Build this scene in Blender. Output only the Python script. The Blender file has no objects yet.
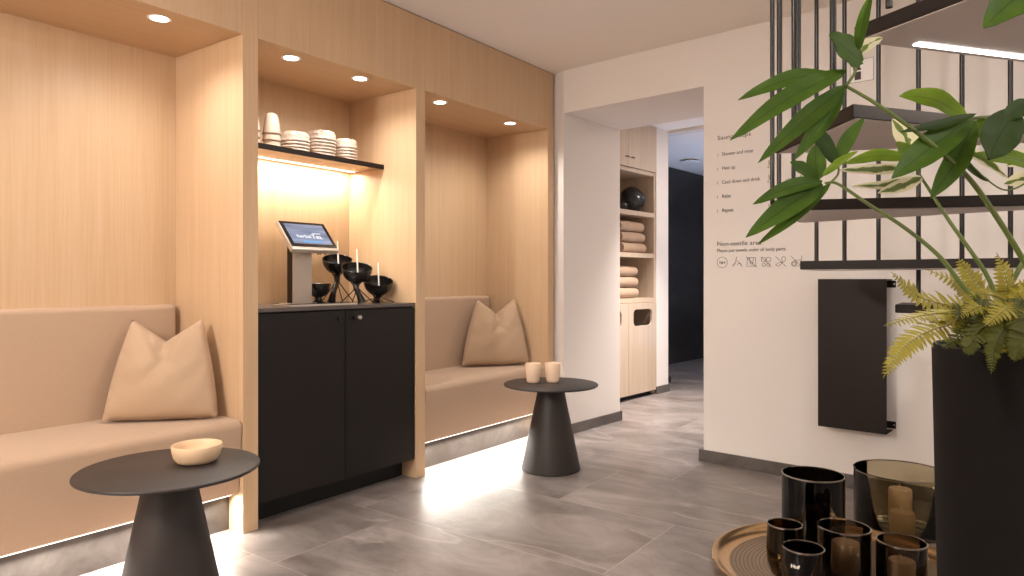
import bpy, bmesh, math, random
from mathutils import Vector, Matrix
random.seed(7)
S = bpy.context.scene
COL = S.collection
PI = math.pi

# ------------------------------------------------------------------ camera frame
F = 704.0
H = 1.07
FW = Vector((.8055, .5926)); RT = Vector((.5926, -.8055))
def at(px, py, Z):
    u = (px-512)/F
    return Vector((Z*(FW.x+RT.x*u), Z*(FW.y+RT.y*u), H-(py-280)*Z/F))
def on_h(px, py, h):
    return at(px, py, F*(H-h)/(py-280))

# ------------------------------------------------------------------ materials
def srgb(r, g, b):
    f = lambda c: c/12.92 if c <= .04045 else ((c+.055)/1.055)**2.4
    return (f(r), f(g), f(b), 1)
def new_mat(name):
    m = bpy.data.materials.new(name); m.use_nodes = True
    nt = m.node_tree
    b = nt.nodes['Principled BSDF']
    return m, nt, b
def plain(name, col, rough=.5, metal=0, spec=.5, noise=0, nscale=40, bump=0, bscale=200):
    m, nt, b = new_mat(name)
    b.inputs['Roughness'].default_value = rough
    b.inputs['Metallic'].default_value = metal
    b.inputs['Specular IOR Level'].default_value = spec
    c = srgb(*col)
    b.inputs['Base Color'].default_value = c
    tc = nt.nodes.new('ShaderNodeTexCoord')
    if noise:
        n = nt.nodes.new('ShaderNodeTexNoise'); n.inputs['Scale'].default_value = nscale; n.inputs['Detail'].default_value = 4
        nt.links.new(tc.outputs['Object'], n.inputs['Vector'])
        r = nt.nodes.new('ShaderNodeMapRange')
        r.inputs['To Min'].default_value = 1-noise; r.inputs['To Max'].default_value = 1+noise
        nt.links.new(n.outputs['Fac'], r.inputs['Value'])
        mx = nt.nodes.new('ShaderNodeVectorMath'); mx.operation = 'SCALE'
        mx.inputs[0].default_value = c[:3]
        nt.links.new(r.outputs['Result'], mx.inputs['Scale'])
        nt.links.new(mx.outputs['Vector'], b.inputs['Base Color'])
    if bump:
        n2 = nt.nodes.new('ShaderNodeTexNoise'); n2.inputs['Scale'].default_value = bscale; n2.inputs['Detail'].default_value = 3
        nt.links.new(tc.outputs['Object'], n2.inputs['Vector'])
        bp = nt.nodes.new('ShaderNodeBump'); bp.inputs['Strength'].default_value = bump; bp.inputs['Distance'].default_value = .002
        nt.links.new(n2.outputs['Fac'], bp.inputs['Height']); nt.links.new(bp.outputs['Normal'], b.inputs['Normal'])
    return m
def wood(name, c1, c2, scale=(26, 26, .7), rough=.42):
    m, nt, b = new_mat(name)
    tc = nt.nodes.new('ShaderNodeTexCoord')
    mp = nt.nodes.new('ShaderNodeMapping'); mp.inputs['Scale'].default_value = scale
    nt.links.new(tc.outputs['Object'], mp.inputs['Vector'])
    n = nt.nodes.new('ShaderNodeTexNoise'); n.inputs['Scale'].default_value = 1; n.inputs['Detail'].default_value = 3; n.inputs['Distortion'].default_value = .6
    nt.links.new(mp.outputs['Vector'], n.inputs['Vector'])
    mp2 = nt.nodes.new('ShaderNodeMapping'); mp2.inputs['Scale'].default_value = tuple(s*5 for s in scale)
    nt.links.new(tc.outputs['Object'], mp2.inputs['Vector'])
    n2 = nt.nodes.new('ShaderNodeTexNoise'); n2.inputs['Scale'].default_value = 1; n2.inputs['Detail'].default_value = 6
    nt.links.new(mp2.outputs['Vector'], n2.inputs['Vector'])
    a = nt.nodes.new('ShaderNodeMath'); a.operation = 'ADD'
    nt.links.new(n.outputs['Fac'], a.inputs[0]); nt.links.new(n2.outputs['Fac'], a.inputs[1])
    cr = nt.nodes.new('ShaderNodeValToRGB')
    cr.color_ramp.elements[0].position = .38; cr.color_ramp.elements[0].color = srgb(*c2)
    cr.color_ramp.elements[1].position = .62; cr.color_ramp.elements[1].color = srgb(*c1)
    h = nt.nodes.new('ShaderNodeMath'); h.operation = 'MULTIPLY'; h.inputs[1].default_value = .5
    nt.links.new(a.outputs[0], h.inputs[0]); nt.links.new(h.outputs[0], cr.inputs['Fac'])
    nt.links.new(cr.outputs['Color'], b.inputs['Base Color'])
    b.inputs['Roughness'].default_value = rough
    bp = nt.nodes.new('ShaderNodeBump'); bp.inputs['Strength'].default_value = .15; bp.inputs['Distance'].default_value = .001
    nt.links.new(n2.outputs['Fac'], bp.inputs['Height']); nt.links.new(bp.outputs['Normal'], b.inputs['Normal'])
    return m
def fabric(name, c1, rough=.9):
    m, nt, b = new_mat(name)
    tc = nt.nodes.new('ShaderNodeTexCoord')
    n = nt.nodes.new('ShaderNodeTexNoise'); n.inputs['Scale'].default_value = 620; n.inputs['Detail'].default_value = 2
    mp = nt.nodes.new('ShaderNodeMapping'); mp.inputs['Scale'].default_value = (1, 1, .35)
    nt.links.new(tc.outputs['Object'], mp.inputs['Vector']); nt.links.new(mp.outputs['Vector'], n.inputs['Vector'])
    cr = nt.nodes.new('ShaderNodeValToRGB')
    cr.color_ramp.elements[0].position = .35; cr.color_ramp.elements[0].color = srgb(*[c*.955 for c in c1])
    cr.color_ramp.elements[1].position = .65; cr.color_ramp.elements[1].color = srgb(*c1)
    nt.links.new(n.outputs['Fac'], cr.inputs['Fac']); nt.links.new(cr.outputs['Color'], b.inputs['Base Color'])
    b.inputs['Roughness'].default_value = rough
    b.inputs['Sheen Weight'].default_value = .15
    bp = nt.nodes.new('ShaderNodeBump'); bp.inputs['Strength'].default_value = .06; bp.inputs['Distance'].default_value = .001
    nt.links.new(n.outputs['Fac'], bp.inputs['Height']); nt.links.new(bp.outputs['Normal'], b.inputs['Normal'])
    return m
def emit(name, col, strength):
    m = bpy.data.materials.new(name); m.use_nodes = True
    nt = m.node_tree; nt.nodes.clear()
    o = nt.nodes.new('ShaderNodeOutputMaterial'); e = nt.nodes.new('ShaderNodeEmission')
    e.inputs['Color'].default_value = (*col, 1); e.inputs['Strength'].default_value = strength
    nt.links.new(e.outputs[0], o.inputs[0]); return m
def smoked(name, tint, refl=(1, 1, 1)):
    m = bpy.data.materials.new(name); m.use_nodes = True
    nt = m.node_tree; nt.nodes.clear()
    o = nt.nodes.new('ShaderNodeOutputMaterial')
    t = nt.nodes.new('ShaderNodeBsdfTransparent'); t.inputs['Color'].default_value = (*tint, 1)
    g = nt.nodes.new('ShaderNodeBsdfGlossy'); g.inputs['Roughness'].default_value = .03; g.inputs['Color'].default_value = (*refl, 1)
    fr = nt.nodes.new('ShaderNodeFresnel'); fr.inputs['IOR'].default_value = 1.38
    mx = nt.nodes.new('ShaderNodeMixShader')
    nt.links.new(fr.outputs[0], mx.inputs[0]); nt.links.new(t.outputs[0], mx.inputs[1]); nt.links.new(g.outputs[0], mx.inputs[2])
    nt.links.new(mx.outputs[0], o.inputs[0]); return m
def math_node(nt, op, a, b=None):
    n = nt.nodes.new('ShaderNodeMath'); n.operation = op
    for i, v in enumerate((a, b)):
        if v is None: continue
        if isinstance(v, (int, float)): n.inputs[i].default_value = v
        else: nt.links.new(v, n.inputs[i])
    return n.outputs[0]
def slate(name, tiles=True, dark=1.0):
    m, nt, b = new_mat(name)
    tc = nt.nodes.new('ShaderNodeTexCoord')
    sx = nt.nodes.new('ShaderNodeSeparateXYZ'); nt.links.new(tc.outputs['Object'], sx.inputs[0])
    M = lambda op, a, c=None: math_node(nt, op, a, c)
    if tiles:
        gx = M('DIVIDE', M('SUBTRACT', sx.outputs['X'], 1.612), .645)
        ci = M('FLOOR', gx); fx = M('FRACT', gx)
        c1 = M('SUBTRACT', ci, 1.0)
        off = M('ADD', M('MULTIPLY', c1, .325), M('MULTIPLY', M('MULTIPLY', c1, c1), .145))
        gy = M('SUBTRACT', M('DIVIDE', M('SUBTRACT', sx.outputs['Y'], 1.25), 1.28), off)
        ri = M('FLOOR', gy); fy = M('FRACT', gy)
        ex = M('MULTIPLY', M('MINIMUM', fx, M('SUBTRACT', 1.0, fx)), .645)
        ey = M('MULTIPLY', M('MINIMUM', fy, M('SUBTRACT', 1.0, fy)), 1.28)
        grout = M('LESS_THAN', M('MINIMUM', ex, ey), .0022)
        ofs = nt.nodes.new('ShaderNodeCombineXYZ')
        nt.links.new(M('MULTIPLY', ci, 3.7), ofs.inputs[0]); nt.links.new(M('MULTIPLY', ri, 5.3), ofs.inputs[1]); nt.links.new(M('MULTIPLY', M('ADD', ci, ri), 2.1), ofs.inputs[2])
        va = nt.nodes.new('ShaderNodeVectorMath'); va.operation = 'ADD'
        nt.links.new(tc.outputs['Object'], va.inputs[0]); nt.links.new(ofs.outputs[0], va.inputs[1]); vec = va.outputs[0]
    else:
        vec = tc.outputs['Object']
    mp = nt.nodes.new('ShaderNodeMapping'); mp.inputs['Scale'].default_value = (1.7, .85, 2.0); mp.inputs['Rotation'].default_value = (0, 0, .75)
    nt.links.new(vec, mp.inputs['Vector'])
    n = nt.nodes.new('ShaderNodeTexNoise'); n.inputs['Scale'].default_value = 2.1; n.inputs['Detail'].default_value = 12; n.inputs['Roughness'].default_value = .70; n.inputs['Distortion'].default_value = .7
    nt.links.new(mp.outputs['Vector'], n.inputs['Vector'])
    cr = nt.nodes.new('ShaderNodeValToRGB')
    e = cr.color_ramp.elements
    e[0].position = .33; e[0].color = srgb(.36*dark, .315*dark, .29*dark)
    e[1].position = .70; e[1].color = srgb(.585*dark, .54*dark, .52*dark)
    mid = e.new(.5); mid.color = srgb(.465*dark, .43*dark, .41*dark)
    nt.links.new(n.outputs['Fac'], cr.inputs['Fac'])
    # pale veins
    mpv = nt.nodes.new('ShaderNodeMapping'); mpv.inputs['Scale'].default_value = (1.1, .32, 1.0); mpv.inputs['Rotation'].default_value = (0, 0, .5)
    nt.links.new(vec, mpv.inputs['Vector'])
    nv = nt.nodes.new('ShaderNodeTexNoise'); nv.inputs['Scale'].default_value = 1.1; nv.inputs['Detail'].default_value = 7; nv.inputs['Roughness'].default_value = .42; nv.inputs['Distortion'].default_value = .15
    nt.links.new(mpv.outputs['Vector'], nv.inputs['Vector'])
    ab = M('ABSOLUTE', M('SUBTRACT', nv.outputs['Fac'], .52))
    vr = nt.nodes.new('ShaderNodeMapRange'); vr.inputs['From Min'].default_value = 0; vr.inputs['From Max'].default_value = .007; vr.inputs['To Min'].default_value = .32; vr.inputs['To Max'].default_value = 0
    nt.links.new(ab, vr.inputs['Value'])
    msk = nt.nodes.new('ShaderNodeTexNoise'); msk.inputs['Scale'].default_value = 1.7
    nt.links.new(vec, msk.inputs['Vector'])
    vf = M('MULTIPLY', vr.outputs['Result'], M('GREATER_THAN', msk.outputs['Fac'], .5 if tiles else 2.0))
    mx = nt.nodes.new('ShaderNodeMix'); mx.data_type = 'RGBA'
    nt.links.new(vf, mx.inputs['Factor']); nt.links.new(cr.outputs['Color'], mx.inputs['A']); mx.inputs['B'].default_value = srgb(.74*dark, .69*dark, .66*dark)
    out = mx.outputs['Result']
    if tiles:
        mg = nt.nodes.new('ShaderNodeMix'); mg.data_type = 'RGBA'
        nt.links.new(M('MULTIPLY', grout, .8), mg.inputs['Factor']); nt.links.new(out, mg.inputs['A']); mg.inputs['B'].default_value = srgb(.63, .575, .545)
        out = mg.outputs['Result']
    nt.links.new(out, b.inputs['Base Color'])
    rr = nt.nodes.new('ShaderNodeMapRange'); rr.inputs['To Min'].default_value = .27; rr.inputs['To Max'].default_value = .44
    nt.links.new(n.outputs['Fac'], rr.inputs['Value']); nt.links.new(rr.outputs['Result'], b.inputs['Roughness'])
    bp = nt.nodes.new('ShaderNodeBump'); bp.inputs['Strength'].default_value = .25; bp.inputs['Distance'].default_value = .004
    nt.links.new(n.outputs['Fac'], bp.inputs['Height']); nt.links.new(bp.outputs['Normal'], b.inputs['Normal'])
    return m
def leafmat(name, c1, c2, c3=None):
    """green blade with paler midrib variation; c3 = cream margin of a variegated leaf"""
    m, nt, b = new_mat(name)
    uv = nt.nodes.new('ShaderNodeUVMap')
    sx = nt.nodes.new('ShaderNodeSeparateXYZ'); nt.links.new(uv.outputs[0], sx.inputs[0])
    M = lambda op, a, c=None: math_node(nt, op, a, c)
    d = M('ABSOLUTE', M('SUBTRACT', sx.outputs['X'], .5))
    tc = nt.nodes.new('ShaderNodeTexCoord')
    n = nt.nodes.new('ShaderNodeTexNoise'); n.inputs['Scale'].default_value = 30; nt.links.new(tc.outputs['Object'], n.inputs['Vector'])
    mx = nt.nodes.new('ShaderNodeMix'); mx.data_type = 'RGBA'
    nt.links.new(n.outputs['Fac'], mx.inputs['Factor']); mx.inputs['A'].default_value = srgb(*c1); mx.inputs['B'].default_value = srgb(*c2)
    out = mx.outputs['Result']
    rib = nt.nodes.new('ShaderNodeMix'); rib.data_type = 'RGBA'
    nt.links.new(M('MULTIPLY', M('LESS_THAN', d, .025), .6), rib.inputs['Factor']); nt.links.new(out, rib.inputs['A'])
    rib.inputs['B'].default_value = srgb(*[min(1, c*.72) for c in c1]); out = rib.outputs['Result']
    if c3:
        mg = nt.nodes.new('ShaderNodeMix'); mg.data_type = 'RGBA'
        nt.links.new(M('GREATER_THAN', M('ADD', d, M('MULTIPLY', M('SUBTRACT', n.outputs['Fac'], .5), .9)), .2), mg.inputs['Factor'])
        nt.links.new(out, mg.inputs['A']); mg.inputs['B'].default_value = srgb(*c3); out = mg.outputs['Result']
    nt.links.new(out, b.inputs['Base Color'])
    b.inputs['Roughness'].default_value = .55; b.inputs['Specular IOR Level'].default_value = .3
    tr = nt.nodes.new('ShaderNodeBsdfTranslucent'); nt.links.new(out, tr.inputs['Color'])
    ms = nt.nodes.new('ShaderNodeMixShader'); ms.inputs[0].default_value = .38
    nt.links.new(b.outputs[0], ms.inputs[1]); nt.links.new(tr.outputs[0], ms.inputs[2])
    nt.links.new(ms.outputs[0], nt.nodes['Material Output'].inputs[0])
    return m

WOOD1, WOOD2 = (.79, .672, .54), (.765, .635, .495)
M = {}
M['oak'] = wood('oak_vertical_grain', WOOD1, WOOD2)
M['oak_h'] = wood('oak_lengthwise_grain', WOOD1, WOOD2, (.7, 26, 26))
M['oak_pale'] = wood('pale_oak', (.76, .68, .60), (.71, .63, .54))
M['fab'] = fabric('beige_upholstery', (.71, .60, .50))
M['cush'] = fabric('tan_linen', (.70, .59, .48))
M['black'] = plain('black_laminate', (.09, .075, .065), .5, spec=.3, noise=.06)
M['toe'] = plain('toe_kick_black', (.05, .045, .045), .6)
M['tblack'] = plain('powder_coated_black', (.15, .125, .115), .5, noise=.05, bump=.15, bscale=900)
M['steel_blk'] = plain('dark_brown_steel', (.11, .078, .062), .5, 0, spec=.22, noise=.08)
M['rod'] = plain('dark_steel_rod', (.075, .06, .052), .35, .1, spec=.5)
M['under'] = plain('greige_underside', (.78, .74, .72), .5)
M['wall'] = plain('white_plaster', (.87, .84, .815), .85, noise=.01, nscale=6, bump=.06, bscale=120)
M['ceil'] = plain('ceiling_paint', (.93, .90, .87), .9)
M['floor'] = slate('slate_floor_tiles')
M['base'] = slate('slate_skirting', False, .72)
M['plinth'] = slate('grey_plinth_tile', False, .66)
M['slate_dark'] = slate('dark_slate_wall', False, .40)
M['ceramic'] = plain('cream_ceramic', (.68, .60, .53), .45, noise=.02)
M['ceramic_rim'] = plain('dark_glaze_rim', (.45, .34, .27), .5)
M['bowl_wood'] = plain('pale_birch_bowl', (.86, .74, .60), .5, noise=.04)
M['mug'] = plain('cream_stoneware_mug', (.90, .79, .68), .5, noise=.03)
M['steel'] = plain('brushed_steel', (.76, .72, .68), .4, .45, noise=.03)
M['bezel'] = plain('black_glass_bezel', (.07, .06, .06), .15)
M['iron'] = plain('black_enamel', (.09, .08, .08), .22, noise=.05)
M['white_pl'] = plain('white_plastic', (.95, .93, .9), .4)
M['ink'] = plain('dark_vinyl_lettering', (.25, .20, .19), .7)
M['signw'] = plain('sign_white', (.93, .91, .89), .5)
M['brass'] = plain('brushed_brass', (.80, .67, .50), .2, .95, noise=.08)
M['candle'] = plain('taupe_wax', (.70, .60, .50), .55)
M['wick'] = plain('wick', (.85, .8, .7), .8)
M['glass_blk'] = smoked('dark_smoked_glass', (.15, .12, .10))
M['glass_brn'] = smoked('brown_smoked_glass', (.53, .48, .41))
M['glass_olv'] = smoked('olive_smoked_glass', (.77, .73, .62))
M['glass_gold'] = smoked('amber_coated_glass', (.22, .15, .07), (1, .85, .6))
M['towel'] = fabric('sand_towel', (.69, .58, .48), 1)
M['vase'] = plain('dark_glazed_vase', (.13, .125, .13), .22)
M['soil'] = plain('dark_potting_soil', (.16, .12, .10), .95, noise=.4, nscale=80, bump=1, bscale=80)
M['pot'] = plain('matt_black_planter', (.045, .034, .028), .8, spec=.15, noise=.1, nscale=60, bump=.2, bscale=400)
M['stem'] = plain('green_stem', (.36, .42, .20), .5, noise=.1)
M['leaf'] = leafmat('deep_green_leaf', (.24, .36, .08), (.34, .46, .12))
M['leaf_br'] = leafmat('bright_green_leaf', (.38, .50, .08), (.50, .60, .13))
M['leaf_dk'] = leafmat('dark_green_leaf', (.16, .25, .06), (.22, .31, .08))
M['leaf_var'] = leafmat('variegated_leaf', (.42, .50, .22), (.52, .58, .30), (.90, .88, .76))
M['fern'] = leafmat('yellow_green_fern', (.53, .50, .17), (.68, .63, .27))
M['fern_dk'] = leafmat('olive_fern', (.27, .29, .10), (.36, .36, .14))
M['lamp'] = emit('lamp_lens', (1, .93, .82), 9)
M['led'] = emit('led_strip', (1, .92, .80), 2.6)
M['led_w'] = emit('led_strip_white', (1, .93, .88), 5)
M['scr_txt'] = emit('screen_text_light', (1, 1, 1), 1.1)

# ------------------------------------------------------------------ builders
class MB:
    def __init__(s, mat=None): s.bm = bmesh.new(); s.mx = mat or Matrix()
    def v(s, *p): return s.bm.verts.new(s.mx @ Vector(p))
    def box(s, x0, x1, y0, y1, z0, z1, bev=0):
        vs = [s.v(x, y, z) for x in (x0, x1) for y in (y0, y1) for z in (z0, z1)]
        fs = [s.bm.faces.new([vs[i] for i in q]) for q in ((0,1,3,2),(4,6,7,5),(0,4,5,1),(2,3,7,6),(0,2,6,4),(1,5,7,3))]
        if bev:
            es = set(e for f in fs for e in f.edges)
            bmesh.ops.bevel(s.bm, geom=list(es), offset=bev, segments=2, affect='EDGES')
        return s
    def prism(s, pts, z0, z1, bev=0):
        lo = [s.v(p[0], p[1], z0) for p in pts]; hi = [s.v(p[0], p[1], z1) for p in pts]
        n = len(pts); fs = [s.bm.faces.new(lo[::-1]), s.bm.faces.new(hi)]
        for i in range(n): fs.append(s.bm.faces.new((lo[i], lo[(i+1) % n], hi[(i+1) % n], hi[i])))
        if bev: bmesh.ops.bevel(s.bm, geom=list(set(e for f in fs for e in f.edges)), offset=bev, segments=2, affect='EDGES')
        return s
    def extrude_x(s, prof, x0, x1):
        """closed profile in (y,z), swept along x"""
        a = [s.v(x0, y, z) for y, z in prof]; b = [s.v(x1, y, z) for y, z in prof]
        n = len(prof); s.bm.faces.new(a[::-1]); s.bm.faces.new(b)
        for i in range(n): s.bm.faces.new((a[i], a[(i+1) % n], b[(i+1) % n], b[i]))
        return s
    def lathe(s, prof, cx=0, cy=0, cz=0, n=40, closed=False):
        rings = []
        for r, z in prof:
            if r < 1e-6: rings.append([s.v(cx, cy, cz+z)])
            else: rings.append([s.v(cx+r*math.cos(2*PI*i/n), cy+r*math.sin(2*PI*i/n), cz+z) for i in range(n)])
        seq = list(zip(rings, rings[1:]))
        if closed: seq.append((rings[-1], rings[0]))
        for a, b in seq:
            for i in range(n):
                j = (i+1) % n
                if len(a) == 1 and len(b) == 1: break
                if len(a) == 1: s.bm.faces.new((a[0], b[j], b[i]))
                elif len(b) == 1: s.bm.faces.new((a[i], a[j], b[0]))
                else: s.bm.faces.new((a[i], a[j], b[j], b[i]))
        return s
    def tube(s, pts, r, n=8):
        pts = [Vector(p) for p in pts]; rs = r if isinstance(r, (list, tuple)) else [r]*len(pts)
        rings = []; up = Vector((.13, .07, 1)).normalized()
        for i, p in enumerate(pts):
            t = (pts[min(i+1, len(pts)-1)]-pts[max(i-1, 0)]).normalized()
            a = t.cross(up)
            if a.length < .05: a = t.cross(Vector((1, 0, 0)))
            a.normalize(); b = t.cross(a)
            rings.append([s.v(*(p+rs[i]*(math.cos(2*PI*k/n)*a+math.sin(2*PI*k/n)*b))) for k in range(n)])
        for a, b in zip(rings, rings[1:]):
            for k in range(n): s.bm.faces.new((a[k], a[(k+1) % n], b[(k+1) % n], b[k]))
        s.bm.faces.new(rings[0][::-1]); s.bm.faces.new(rings[-1]); return s
    def build(s, name, mat, parent=None, smooth=False, loc=None, rotz=0, angle=40):
        bmesh.ops.recalc_face_normals(s.bm, faces=s.bm.faces)
        me = bpy.data.meshes.new(name); s.bm.to_mesh(me); s.bm.free()
        me.materials.append(mat)
        if smooth:
            me.polygons.foreach_set('use_smooth', [True]*len(me.polygons))
            me.set_sharp_from_angle(angle=math.radians(angle))
        o = bpy.data.objects.new(name, me); COL.objects.link(o)
        if parent: o.parent = parent
        if loc: o.location = loc
        o.rotation_euler.z = rotz
        return o
def catmull(pts, k=6):
    pts = [Vector(p) for p in pts]; P = [pts[0]*2-pts[1]]+pts+[pts[-1]*2-pts[-2]]; out = []
    for i in range(1, len(P)-2):
        for j in range(k):
            t = j/k
            out.append(.5*((2*P[i])+(P[i+1]-P[i-1])*t+(2*P[i-1]-5*P[i]+4*P[i+1]-P[i+2])*t*t+(3*P[i]-P[i-1]-3*P[i+1]+P[i+2])*t**3))
    out.append(pts[-1]); return out
def tag(o, label=None, cat=None, group=None, kind=None):
    if label: o['label'] = label
    if cat: o['category'] = cat
    if group: o['group'] = group
    if kind: o['kind'] = kind
    return o
def thing(name, label, cat, loc=(0, 0, 0), rotz=0, group=None):
    o = bpy.data.objects.new(name, None); COL.objects.link(o); o.empty_display_size = .1
    o.location = loc; o.rotation_euler.z = rotz
    return tag(o, label, cat, group)
def struct(o): return tag(o, kind='structure')
def dup(o, loc=None, label=None, group=None, rotz=None, parent=None):
    c = o.copy(); COL.objects.link(c)
    if parent: c.parent = parent
    if loc is not None: c.location = loc
    if rotz is not None: c.rotation_euler.z = rotz
    if label: c['label'] = label
    if group: c['group'] = group
    for ch in list(o.children): dup(ch, parent=c)
    return c
def rel(L): return Matrix.Translation(-Vector(L))       # write world numbers, keep them local to a root at L
def area(name, loc, sx, sy, power, col, rot=(0, 0, 0), spread=180):
    l = bpy.data.lights.new(name, 'AREA'); l.shape = 'RECTANGLE'; l.size = sx; l.size_y = sy; l.energy = power; l.color = col; l.spread = math.radians(spread)
    o = bpy.data.objects.new(name, l); COL.objects.link(o); o.location = loc; o.rotation_euler = rot; return o
def spot(name, loc, power, col, ang=95, blend=.7, r=.03, rot=(0, 0, 0)):
    l = bpy.data.lights.new(name, 'SPOT'); l.energy = power; l.color = col; l.spot_size = math.radians(ang); l.spot_blend = blend; l.shadow_soft_size = r
    o = bpy.data.objects.new(name, l); COL.objects.link(o); o.location = loc; o.rotation_euler = rot; return o
def text_mesh(body, size, fitw=None, depth=.0006, bold=0):
    c = bpy.data.curves.new('t', 'FONT'); c.body = body; c.size = size; c.extrude = depth; c.offset = bold; c.resolution_u = 3
    o = bpy.data.objects.new('t', c); COL.objects.link(o)
    dg = bpy.context.evaluated_depsgraph_get()
    me = bpy.data.meshes.new_from_object(o.evaluated_get(dg))
    bpy.data.objects.remove(o); 
    w = max(v.co.x for v in me.vertices)
    if fitw:
        k = fitw/w
        for v in me.vertices: v.co.x *= k
    return me

CEIL = 2.506; HEAD = 2.107; FY = 2.67; BY = 3.21
WARM = (1, .97, .93)

# ------------------------------------------------------------------ setting
P0 = Vector((4.022, 1.572, 0)); WR = math.atan2(-.997, -.0769)      # frame of the plaster walls: x along the wall to the right, y into it
WM = Matrix.Translation(P0) @ Matrix.Rotation(WR, 4, 'Z')
def wstruct(name, mb, mat): return struct(mb.build(name, mat, loc=P0, rotz=WR))
struct(MB().box(-2.4, 13, -3.4, 6.2, -.12, 0).build('floor', M['floor']))
struct(MB().box(-2.4, 13, -3.4, 6.2, CEIL, CEIL+.1).build('ceiling', M['ceil']))
struct(MB().box(-2.4, 13, -3.5, -3.4, 0, CEIL).build('wall_back', M['wall']))
struct(MB().box(-2.5, -2.4, -3.5, 6.2, 0, CEIL).build('wall_left', M['wall']))
struct(MB().box(-2.4, 4.116, 3.26, 3.36, 0, CEIL).build('wall_behind', M['wall']))
# plaster wall beside the staircase and the passage through it
wstruct('wall_right', MB().box(.02, 5.0, 0, .72, 0, CEIL), M['wall'])
wstruct('wall_passage', MB().prism([(-1.1, .035), (-1.008, 0), (-1.008, .72), (-1.8, .72), (-1.8, .035)], 0, CEIL), M['wall'])
wstruct('wall_lintel', MB().box(-1.008, .02, 0, .72, 2.214, CEIL), M['wall'])
wstruct('wall_stub', MB().box(-1.9, -1.41, 2.0, 2.23, 0, CEIL), M['wall'])
wstruct('wall_far_lintel', MB().box(-1.9, .5, 2.23, 2.34, 2.475, CEIL-.002), M['wall'])
wstruct('wall_hall_side', MB().box(.45, .55, .72, 7.0, 0, CEIL), M['wall'])
wstruct('wall_hall_closet', MB().box(-2.6, -2.0, .72, 2.2, 0, CEIL), M['wall'])
wstruct('wall_slate', MB().box(-2.56, -2.44, 2.2, 7.0, 0, CEIL-.01), M['slate_dark'])
wstruct('wall_far_end', MB().box(-2.6, .5, 6.6, 6.7, 0, CEIL), M['slate_dark'])
wstruct('baseboard_right', MB().box(-.006, 4.9, -.012, 0, 0, .069), M['base'])
wstruct('baseboard_right_return', MB().box(-.006, .02, 0, .73, 0, .069), M['base'])
wstruct('baseboard_passage', MB().box(-1.008, -.996, .01, .735, 0, .07), M['base'])
wstruct('baseboard_passage_end', MB().box(-1.3, -.996, .72, .735, 0, .07), M['base'])
wstruct('baseboard_stub', MB().box(-1.42, -1.398, 1.988, 2.242, 0, .07), M['base'])
# plaster closing the gap between joinery and passage wall
struct(MB().box(4.118, 4.2, 2.72, 3.4, 0, CEIL).build('wall_return', M['wall']))

# ------------------------------------------------------------------ joinery of three alcoves
LJ = Vector((-.35, FY, 0))
j = thing('alcove_joinery', 'light oak wall of three lit alcoves with a deep header above them', 'wall panelling', LJ)
R_ = rel(LJ)
posts = [(-.35, -.28), (1.717, 1.789), (2.755, 2.825), (4.047, 4.116)]
for a, b in posts:
    MB(R_).box(a, b, FY, BY+.02, 0, CEIL-.006).build('post', M['oak'], j)
bays = [(-.28, 1.717), (1.789, 2.755), (2.825, 4.047)]
for i, (a, b) in enumerate(bays):
    MB(R_).box(a+.0008, b-.0008, FY, FY+.022, HEAD, CEIL-.006).build('header_panel', M['oak'], j)
    MB(R_).box(a+.001, b-.001, BY, BY+.02, 0, HEAD+.02).build('back_panel', M['oak'], j)
    MB(R_).box(a+.001, b-.001, FY+.022, BY, HEAD, HEAD+.02).build('soffit_panel', M['oak_h'], j)
MB(R_).box(-.35, 4.116, FY+.006, BY, CEIL-.006, CEIL-.0005).build('shadow_gap_strip', M['toe'], j)

# recessed downlights
def downlight(x, y, z, label, power, group='recessed downlights in the alcove soffits', r=.034, col=WARM, ang=156, rough=None):
    d = thing('downlight', label, 'ceiling light', (x, y, z), 0, group)
    MB().lathe([(r, -.001), (r+.008, -.003), (r+.011, -.001), (r+.011, .0), (r, .0)], n=28, closed=True).build('trim_ring', M['white_pl'], d, True)
    MB().lathe([(0, -.0015), (r, -.0015), (r, .0), (0, .0)], n=28).build('lens', M['lamp'], d)
    spot('downlight_beam', (x, y, z-.012), power, col, ang, 1.0, .03)
PW = 21
downlight(1.42, 2.78, HEAD, 'round warm downlight in the soffit above the large left bench', PW)
downlight(.45, 2.78, HEAD, 'round warm downlight above the left end of the large bench', PW)
downlight(2.037, 2.78, HEAD, 'left round downlight above the shelf of stacked bowls', PW)
downlight(2.456, 2.778, HEAD, 'right round downlight above the shelf of stacked bowls', PW)
downlight(3.062, 2.775, HEAD, 'left downlight in the narrow alcove beside the doorway', PW)
downlight(3.744, 2.77, HEAD, 'right downlight in the narrow alcove beside the doorway', PW)

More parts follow.
